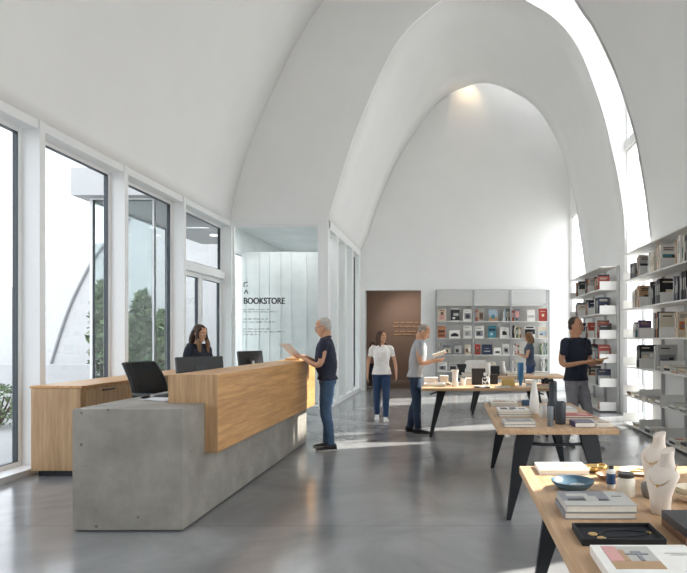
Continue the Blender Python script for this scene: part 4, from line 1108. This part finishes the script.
for k, (u0, u1, v) in enumerate(((.70, .93, .66), (.74, .90, .60))):
    u = u0
    while u < u1: tl.box(u*.33, (u + .012)*.33, v*.245, v*.245 + .007, .0324, .0328); u += .022
tl.build('cover_title', plain('8b8883', .6), fbk)
flat_book('lower brown-edged book of the dark stack beside the front jewellery bust', 'books on the nearest table', .845, 2.085, TZ, .25, .245, .028, 'brown')
flat_book('upper slate grey book of the dark stack beside the front jewellery bust', 'books on the nearest table', .850, 2.09, TZ + .0295, .25, .235, .030, 'charcoal', R(1.5), [(.3,.4,.7,.5,'grey')])
# black velvet tray with a corded necklace
tr = thing('jewellery_tray', 'black velvet-lined tray holding a corded necklace with gold discs', 'tray', (.625, 2.18, TZ))
m = MB(); m.box(-.152, .152, -.093, .093, 0, .008); m.box(-.152, .152, -.093, -.085, .008, .026); m.box(-.152, .152, .085, .093, .008, .026); m.box(-.152, -.144, -.085, .085, .008, .026); m.box(.144, .152, -.085, .085, .008, .026)
m.build('tray_body', plain('17181a', .7), tr, bevel=.0015)
MB().box(-.1435, .1435, -.0845, .0845, .0081, .011).build('velvet_lining', plain('202226', .95, var=.15, scale=200), tr)
nk = thing('corded_necklace', 'black cord necklace with two gold discs laid in the tray', 'necklace', (.625, 2.18, TZ + .0112))
path = [(-.075, -.018, .003), (-.05, .02, .003), (0, .04, .003), (.06, .035, .003), (.10, .022, .003), (.115, .008, .003), (.095, -.012, .003), (.05, -.025, .003), (-.01, -.036, .003), (-.06, -.040, .003)]
MB().tube(catmull(path, 40), .0026, 8).build('cord', plain('101012', .6), nk, smooth=True)
M_GOLD = plain('c9a565', .3, .9, var=.15, scale=60)
for gx, gy in ((-.092, .000), (-.07, -.045)):
    MB().lathe([(.0001, 0), (.016, 0), (.018, .002), (.016, .004), (.0001, .004)], 20, (gx, gy, 0)).build('gold_disc', M_GOLD, nk, smooth='auto')
MB().tube([(.112, .012, .004), (.124, .014, .004), (.128, .004, .004), (.118, -.004, .004)], .003, 8).build('clasp', M_GOLD, nk, smooth=True)

def vessel(name, label, cat, loc, prof, mat, group=None, inner=None, n=32):
    o = MB().lathe(prof, n).build(name, mat, None, loc, smooth='auto')
    return tag(o, label, cat, group)
M_BLUE = plain('4d6a7b', .35, var=.12, scale=20)
vessel('shallow_bowl', 'shallow slate blue ceramic bowl on nearest table', 'bowl', (.605, 2.885, TZ), [(.0001, 0), (.055, 0), (.075, .006), (.103, .034), (.107, .044), (.102, .044), (.095, .034), (.07, .012), (.0001, .009)], M_BLUE)
cl = MB(); 
for k in range(3): cl.tube(catmull([(-.03 + .02*k, -.03, .012), (-.005 + .012*k, .01, .0165), (.03 - .01*k, .03 - .02*k, .015), (.055, -.01, .02)], 14), .0035, 6)
o = cl.build('silver_chain', plain('c9cdd0', .3, .8), None, (.605, 2.885, TZ + .003), smooth=True); tag(o, 'small tangle of silver jewellery lying in the blue bowl', 'jewellery')
vessel('gold_dish', 'gold rimmed trinket dish at the far end of nearest table', 'dish', (.83, 3.27, TZ), [(.0001, 0), (.05, 0), (.085, .016), (.088, .022), (.082, .021), (.05, .006), (.0001, .005)], M_GOLD)
for k, (dx, dy) in enumerate(((-.03, 0), (.02, .02), (.01, -.03))):
    o = MB().tube([(.024*math.cos(2*PI*q/20), .024*math.sin(2*PI*q/20), 0) for q in range(21)], .0048, 8).build('bracelet', M_GOLD, None, (.83 + dx, 3.27 + dy, TZ + .0135 + .010*k), smooth=True)
    o.rotation_euler = (R(10*k), R(-8), 0)
    tag(o, ['lowest gold bangle in the trinket dish', 'middle gold bangle in the trinket dish', 'topmost gold bangle in the trinket dish'][k], 'bangle', 'bangles in the gold dish')
vessel('brown_dish', 'small brown glazed dish in front of the gold trinket dish', 'dish', (.83, 3.08, TZ), [(.0001, 0), (.035, 0), (.06, .022), (.062, .03), (.057, .029), (.034, .007), (.0001, .006)], plain('8a6c4c', .4))
vessel('white_plate', 'round white plate with jewellery at the far end of nearest table', 'plate', (1.04, 3.22, TZ), [(.0001, 0), (.06, 0), (.10, .012), (.104, .017), (.098, .016), (.06, .005), (.0001, .005)], plain('ece9e2', .4))
o = MB().tube(catmull([(-.05, -.02, 0), (0, .03, .004), (.05, .01, 0), (.02, -.03, .003), (-.05, -.02, 0)], 30), .0055, 8).build('gold_chain', M_GOLD, None, (1.04, 3.22, TZ + .012), smooth=True)
tag(o, 'gold chain bracelet lying on the round white plate', 'jewellery')
# pale jar with dark lid, small navy-labelled bottle
j = thing('glass_jar', 'squat cream jar with dark lid beside the navy-labelled bottle', 'jar', (.832, 2.76, TZ))
MB().lathe([(.0001, 0), (.040, 0), (.043, .006), (.043, .078), (.036, .088), (.0001, .088)]).build('body', plain('d8d0bf', .35, var=.05), j, smooth='auto')
MB().lathe([(.0001, .0885), (.037, .0885), (.038, .091), (.038, .105), (.035, .108), (.0001, .108)]).build('lid', plain('3b3733', .4), j, smooth='auto')
j = thing('small_bottle', 'slim bottle with navy label behind the squat cream jar', 'bottle', (.800, 2.90, TZ))
MB().lathe([(.0001, 0), (.021, 0), (.022, .004), (.022, .085), (.012, .096), (.0001, .096)]).build('body', plain('e6e3dd', .3), j, smooth='auto')
MB().lathe([(.0222, .022), (.0226, .022), (.0226, .074), (.0222, .074)]).build('label_band', plain('29486f', .5), j, smooth='auto')
MB().lathe([(.0001, .0962), (.013, .0962), (.013, .112), (.0001, .112)]).build('cap', plain('2a2a2c', .4), j, smooth='auto')
# jewellery busts
def bust(label, x, y, rz, k=1.0):
    r_ = thing('jewellery_bust', label, 'bust', (x, y, TZ), rz, 'linen jewellery busts')
    rings = []
    # (height, centre y, half width, half depth): foot, swelling chest, shoulders, neck, slanted top
    for z, yc, rx, ry in ((0,.024,.042,.040),(.01,.024,.044,.041),(.04,.026,.045,.037),(.08,.028,.051,.036),(.115,.026,.062,.036),(.145,.018,.072,.035),(.166,.006,.076,.033),(.183,-.006,.068,.030),(.197,-.016,.052,.028),(.211,-.024,.039,.028),(.232,-.032,.032,.029),(.252,-.038,.031,.030),(.268,-.042,.032,.031)):
        ring = []
        for q in range(28):
            a = 2*PI*q/28
            ring.append(Vector((k*rx*math.cos(a), k*(-yc + ry*math.sin(a)), k*(z + (.012*math.sin(a) + .006*math.cos(a) if z > .2 else 0)))))
        rings.append(ring)
    MB().loft(rings).build('form', plain('dccfc2', .9, var=.05, scale=180, bump=.2), r_, smooth='auto')
    pts = []
    for q in range(25):
        a = PI*(-.12 + 1.24*q/24); f = math.sin(PI*q/24)
        pts.append(Vector((k*.050*math.cos(a)*(1 + .25*f), k*(.022 - .039*math.sin(a) - .047*f**1.2), k*(.214 - .085*f**1.4))))
    MB().tube(pts, .0016, 6).build('necklace', M_GOLD, r_, smooth=True)
    MB().ell((0, k*(-.057), k*.124), .007, .004, .009).build('pendant', M_GOLD, r_, smooth=True)
    return r_
bust('front linen jewellery bust with thin gold necklace, beside the cream jar', .915, 2.50, R(-46), .97)
bust('rear linen jewellery bust with thin gold necklace, behind the grey cup', 1.035, 2.93, R(-46), .97)
vessel('grey_cup', 'small dark grey cup with pale base between the two busts', 'cup', (.935, 2.73, TZ), [(.0001, 0), (.024, 0), (.034, .012), (.040, .04), (.038, .066), (.034, .066), (.034, .04), (.026, .014), (.0001, .01)], plain('77746e', .5, var=.1))
for k, (r0, z0) in enumerate(((.075, 0), (.07, .026))):
    vessel('cream_bowl', ['lower cream bowl of the pair at the right frame edge', 'upper cream bowl of the pair at the right frame edge'][k], 'bowl', (1.105, 2.66, TZ + z0), [(.0001, 0), (r0*.55, 0), (r0*.9, .018), (r0, .042), (r0 - .004, .042), (r0*.85, .022), (r0*.5, .006), (.0001, .006)], plain('d5c9b2', .45), 'stacked cream bowls')

# --- middle table: stacks of books and bottles
def stack(where, group, x, y, specs):
    z = TZ
    lv = ['bottom', 'second', 'third', 'fourth'] 
    for k, (c, w_, h_, t, rz, a) in enumerate(specs):
        nm = 'single' if len(specs) == 1 else ('top' if k == len(specs) - 1 else lv[k])
        flat_book('%s %s book %s' % (nm, c, where), group, x, y, z, w_, h_, t, c, R(rz), a); z += t + .0015
GM = 'books on the middle table'
stack('of the stack at the far left corner of middle table', GM, .43, 6.32, [('grey', .31, .23, .018, 0, None), ('pale grey', .30, .23, .016, 1, None), ('white', .29, .22, .014, -2, None)])
stack('of the pebble-patterned stack halfway along middle table', GM, .455, 5.50, [('grey', .32, .24, .022, 0, None), ('pale grey', .31, .23, .022, -1, None), ('white', .29, .23, .02, 2, [(.08,.15,.32,.8,'charcoal'), (.4,.3,.62,.85,'charcoal'), (.68,.2,.9,.6,'grey'), (.34,.1,.5,.3,'black')])])
stack('of the grey stack at the front left of middle table', GM, .445, 4.86, [('grey', .27, .21, .022, 0, None), ('pale grey', .265, .205, .024, 1, [(.1,.1,.9,.9,'grey'), (.2,.5,.7,.7,'pale grey')])])
stack('of the stack at the front right of middle table', GM, 1.04, 4.86, [('purple', .17, .20, .04, 2, [(.1,.2,.9,.6,'grey')])])
flat_book('open-faced white book beside the purple book, front right of middle table', GM, 1.225, 4.88, TZ, .14, .20, .03, 'white', 0)
stack('of the red stack at the right of middle table', GM, .99, 5.30, [('charcoal', .32, .22, .02, -2, None), ('red', .31, .22, .018, 0, [(.1,.1,.9,.9,'pink'), (.2,.3,.6,.7,'red')])])
stack('of the pale blue stack at the far right of middle table', GM, 1.00, 5.82, [('white', .27, .30, .02, 0, None), ('pale blue', .26, .29, .02, 1, [(.1,.1,.9,.8,'white'), (.2,.3,.7,.6,'teal')])])
o = MB().box(-.04, .04, -.04, .04, 0, .06).build('blue_box', plain('2e4a68', .5), None, (.83, 6.45, TZ), bevel=.004); tag(o, 'small dark blue box behind the white bottle on middle table', 'box')
M_CERW = plain('e3e1dc', .5, var=.03, scale=40)
vessel('white_bottle', 'tall white ceramic bottle on middle table', 'bottle', (.83, 5.78, TZ), [(.0001, 0), (.046, 0), (.050, .006), (.049, .10), (.040, .19), (.024, .27), (.024, .325), (.027, .332), (.021, .332), (.019, .28), (.0001, .27)], M_CERW)
jg = thing('white_jug', 'small white jug with a handle beside the tall white bottle', 'jug', (.875, 5.48, TZ))
MB().lathe([(.0001, 0), (.036, 0), (.046, .03), (.043, .07), (.030, .10), (.034, .12), (.030, .12), (.026, .10), (.0001, .09)]).build('body', M_CERW, jg, smooth='auto')
MB().tube([(.032, 0, .10), (.062, 0, .095), (.068, 0, .06), (.042, 0, .035)], .006, 8).build('handle', M_CERW, jg, smooth=True)
M_CERD = plain('303338', .55, var=.08, scale=40)
vessel('dark_bottle', 'tall charcoal bottle with straight neck, tallest on middle table', 'bottle', (.935, 5.32, TZ), [(.0001, 0), (.048, 0), (.052, .008), (.052, .15), (.042, .172), (.036, .185), (.036, .335), (.038, .342), (.031, .342), (.031, .2), (.0001, .19)], M_CERD)
vessel('dark_vase', 'squat charcoal cylinder vase in front of the tall charcoal bottle', 'vase', (.955, 5.06, TZ), [(.0001, 0), (.042, 0), (.046, .006), (.046, .175), (.040, .192), (.034, .196), (.030, .192), (.030, .1), (.0001, .09)], plain('3b3e44', .55, var=.08))
vessel('grey_tumbler', 'slim steel grey tumbler at the front of the bottles on middle table', 'tumbler', (.845, 4.93, TZ), [(.0001, 0), (.024, 0), (.026, .004), (.026, .165), (.023, .168), (.022, .160), (.022, .02), (.0001, .015)], plain('7e858b', .35, .3))

# --- crosswise table: px, py of the base on the table, with a size
def tp(px, py): 
    p = on(px, py, .75); return p
GX = 'things on the crosswise table'
s2 = F / 9.1
def X2(px, y=9.1): return (px - HX) * y / F
stack('of the flat stack in front of the reading man', 'books on the crosswise table', X2(424, 8.95), 8.95, [('cream', .34, .25, .02, 0, None), ('white', .33, .24, .018, 2, None)])
stack('of the low stack right of the flat stack, crosswise table', 'books on the crosswise table', X2(434, 9.25), 9.20, [('grey', .27, .22, .02, 0, None), ('tan', .25, .2, .02, -3, None)])
vessel('white_vase', 'white flared vase on the crosswise table, near its left end', 'vase', (X2(455, 9.0), 9.0, TZ), [(.0001, 0), (.05, 0), (.055, .01), (.042, .10), (.046, .20), (.058, .255), (.053, .255), (.038, .12), (.0001, .03)], M_CERW)
vessel('white_beaker', 'small white beaker right of the flared vase', 'beaker', (X2(463.5, 9.15), 9.15, TZ), [(.0001, 0), (.03, 0), (.035, .07), (.038, .11), (.034, .11), (.03, .02), (.0001, .01)], M_CERW)
o = MB().box(-.11, .11, -.06, .06, 0, .26).build('black_box', plain('2b2c30', .5), None, (X2(478.5, 9.35), 9.35, TZ), bevel=.006); tag(o, 'tall black box on the crosswise table, behind the speckled vase', 'box')
sp_m, nt, b_ = new_mat('speckle')
vz = nt.nodes.new('ShaderNodeTexVoronoi'); vz.inputs['Scale'].default_value = 26; tcn = nt.nodes.new('ShaderNodeTexCoord'); cr = nt.nodes.new('ShaderNodeValToRGB'); cr.color_ramp.interpolation = 'CONSTANT'
cr.color_ramp.elements[0].color = (.8, .79, .76, 1); cr.color_ramp.elements[1].position = .5; cr.color_ramp.elements[1].color = (.03, .03, .035, 1)
sp = nt.nodes.new('ShaderNodeSeparateColor'); nt.links.new(tcn.outputs['Object'], vz.inputs[0]); nt.links.new(vz.outputs['Color'], sp.inputs[0]); nt.links.new(sp.outputs[0], cr.inputs[0]); nt.links.new(cr.outputs[0], b_.inputs[0])
vessel('speckled_vase', 'black and white speckled vase at the middle of crosswise table', 'vase', (X2(486, 9.0), 9.0, TZ), [(.0001, 0), (.045, 0), (.062, .05), (.058, .12), (.035, .17), (.04, .21), (.035, .21), (.03, .17), (.0001, .1)], sp_m)
o = MB().box(-.12, .12, -.10, .10, 0, .022).build('speckled_tray', sp_m, None, (X2(482, 8.79), 8.79, TZ), bevel=.004); tag(o, 'flat speckled tray at the front edge of crosswise table', 'tray')
o = MB().box(-.10, .10, -.06, .06, 0, .115).build('yellow_box', plain('cdae6a', .6), None, (X2(508, 9.0), 9.0, TZ), bevel=.004); tag(o, 'mustard yellow box on the crosswise table', 'box')
o = vessel('blue_bottle', 'tall bright blue bottle beside the yellow box on crosswise table', 'bottle', (X2(520.5, 9.1), 9.1, TZ), [(.0001, 0), (.026, 0), (.026, .06), (.036, .09), (.050, .12), (.050, .36), (.045, .365), (.0001, .365)], plain('3d79a8', .4, var=.1))
stack('lying right of the blue bottle on crosswise table', 'books on the crosswise table', X2(526, 8.85), 8.85, [('white', .17, .2, .025, 0, None)])
stack('at the right end of crosswise table', 'books on the crosswise table', X2(539, 8.9), 8.92, [('tan', .18, .2, .03, 0, None)])
stack('lying in front of the mustard yellow box, crosswise table', 'books on the crosswise table', X2(496, 8.72), 8.72, [('pale grey', .22, .17, .02, 0, None)])
stack('lying between beaker and flared vase, crosswise table', 'books on the crosswise table', X2(457, 9.4) - .02, 9.28, [('cream', .18, .2, .03, 4, None)])
cmr = thing('black_camera', 'small black camera at the right end of crosswise table', 'camera', (X2(546, 9.35), 9.35, TZ))
MB().box(-.075, .075, -.03, .03, 0, .085).box(-.028, .028, -.028, .02, .085, .108).build('body', M_BLACK, cmr, bevel=.006)
MB().tube([(0, -.03, .042), (0, -.085, .042)], .034, 18).build('lens', M_DARK, cmr, smooth='auto')

for k, (px, Y, w_, h_, c, lb) in enumerate(((431, 9.60, .22, .10, 'f0eeea', 'flat white box at the left end of crosswise table'), (444, 9.60, .14, .13, 'e2dccf', 'cream box behind the flared white vase'), (468.5, 9.58, .10, .09, 'ebe8e3', 'small white box behind the white beaker'),
        (494, 9.45, .12, .16, '2a2b2e', 'black box right of the speckled vase on crosswise table'), (530, 9.45, .14, .07, 'e8e5df', 'low white box right of the bright blue bottle'))):
    o = MB().box(-w_/2, w_/2, -.06, .06, 0, h_).build('gift_box', plain(c, .6), None, (X2(px, Y), Y, TZ), bevel=.004); tag(o, lb, 'box')
# --- farthest table
def X3(px, y=11.7): return (px - HX) * y / F
stack('of the flat pile at the left end of farthest table', 'books on the farthest table', X3(461, 11.5) + .02, 11.36, [('white', .22, .24, .03, 0, None), ('cream', .28, .22, .03, 3, None)])
lp = thing('white_laptop', 'open white laptop on the farthest table, its lid towards us', 'laptop', (X3(475.5, 11.75), 11.75, TZ))
MB().box(-.19, .19, -.13, .13, 0, .016).build('base', plain('e4e4e4', .4), lp, bevel=.004)
MB().box(-.19, .19, -.006, .006, .0, .30, Matrix.Translation((0, -.13, .017)) @ Matrix.Rotation(R(14), 4, 'X')).build('lid', plain('e9e9e8', .4), lp, bevel=.003)
o = MB().loft([[Vector((x, y, z)) for x, y in ((-a, -.06), (a, -.06), (a, .06), (-a, .06))] for a, z in ((.06, 0), (.06, .1), (.11, .22))]).build('black_bin', plain('26282b', .5), None, (X3(455, 11.8), 11.8, TZ), bevel=.004)
o.location.x = .22; tag(o, 'black flared container at the left end of farthest table', 'container')
o = MB().box(-.085, .085, -.07, .07, 0, .19).build('black_carton', plain('222327', .5), None, (X3(495, 11.6), 11.6, TZ), bevel=.005); tag(o, 'black carton on farthest table, right of the laptop', 'box')
vessel('white_canister', 'white canister between laptop and black carton, farthest table', 'canister', (X3(488, 11.55), 11.55, TZ), [(.0001, 0), (.05, 0), (.05, .24), (.045, .25), (.0001, .25)], M_CERW)
vessel('white_carafe', 'white carafe right of the black carton, farthest table', 'carafe', (X3(503, 11.7), 11.7, TZ), [(.0001, 0), (.06, 0), (.065, .1), (.035, .2), (.04, .27), (.0001, .27)], M_CERW)
stack('of the low pile at the middle of farthest table', 'books on the farthest table', X3(507, 11.5), 11.45, [('charcoal', .26, .2, .03, 0, None), ('cream', .24, .2, .03, 0, None)])
stack('of the low pile at the right end of farthest table', 'books on the farthest table', X3(534, 11.5), 11.5, [('white', .26, .2, .03, 0, None), ('grey', .24, .2, .03, 2, None)])
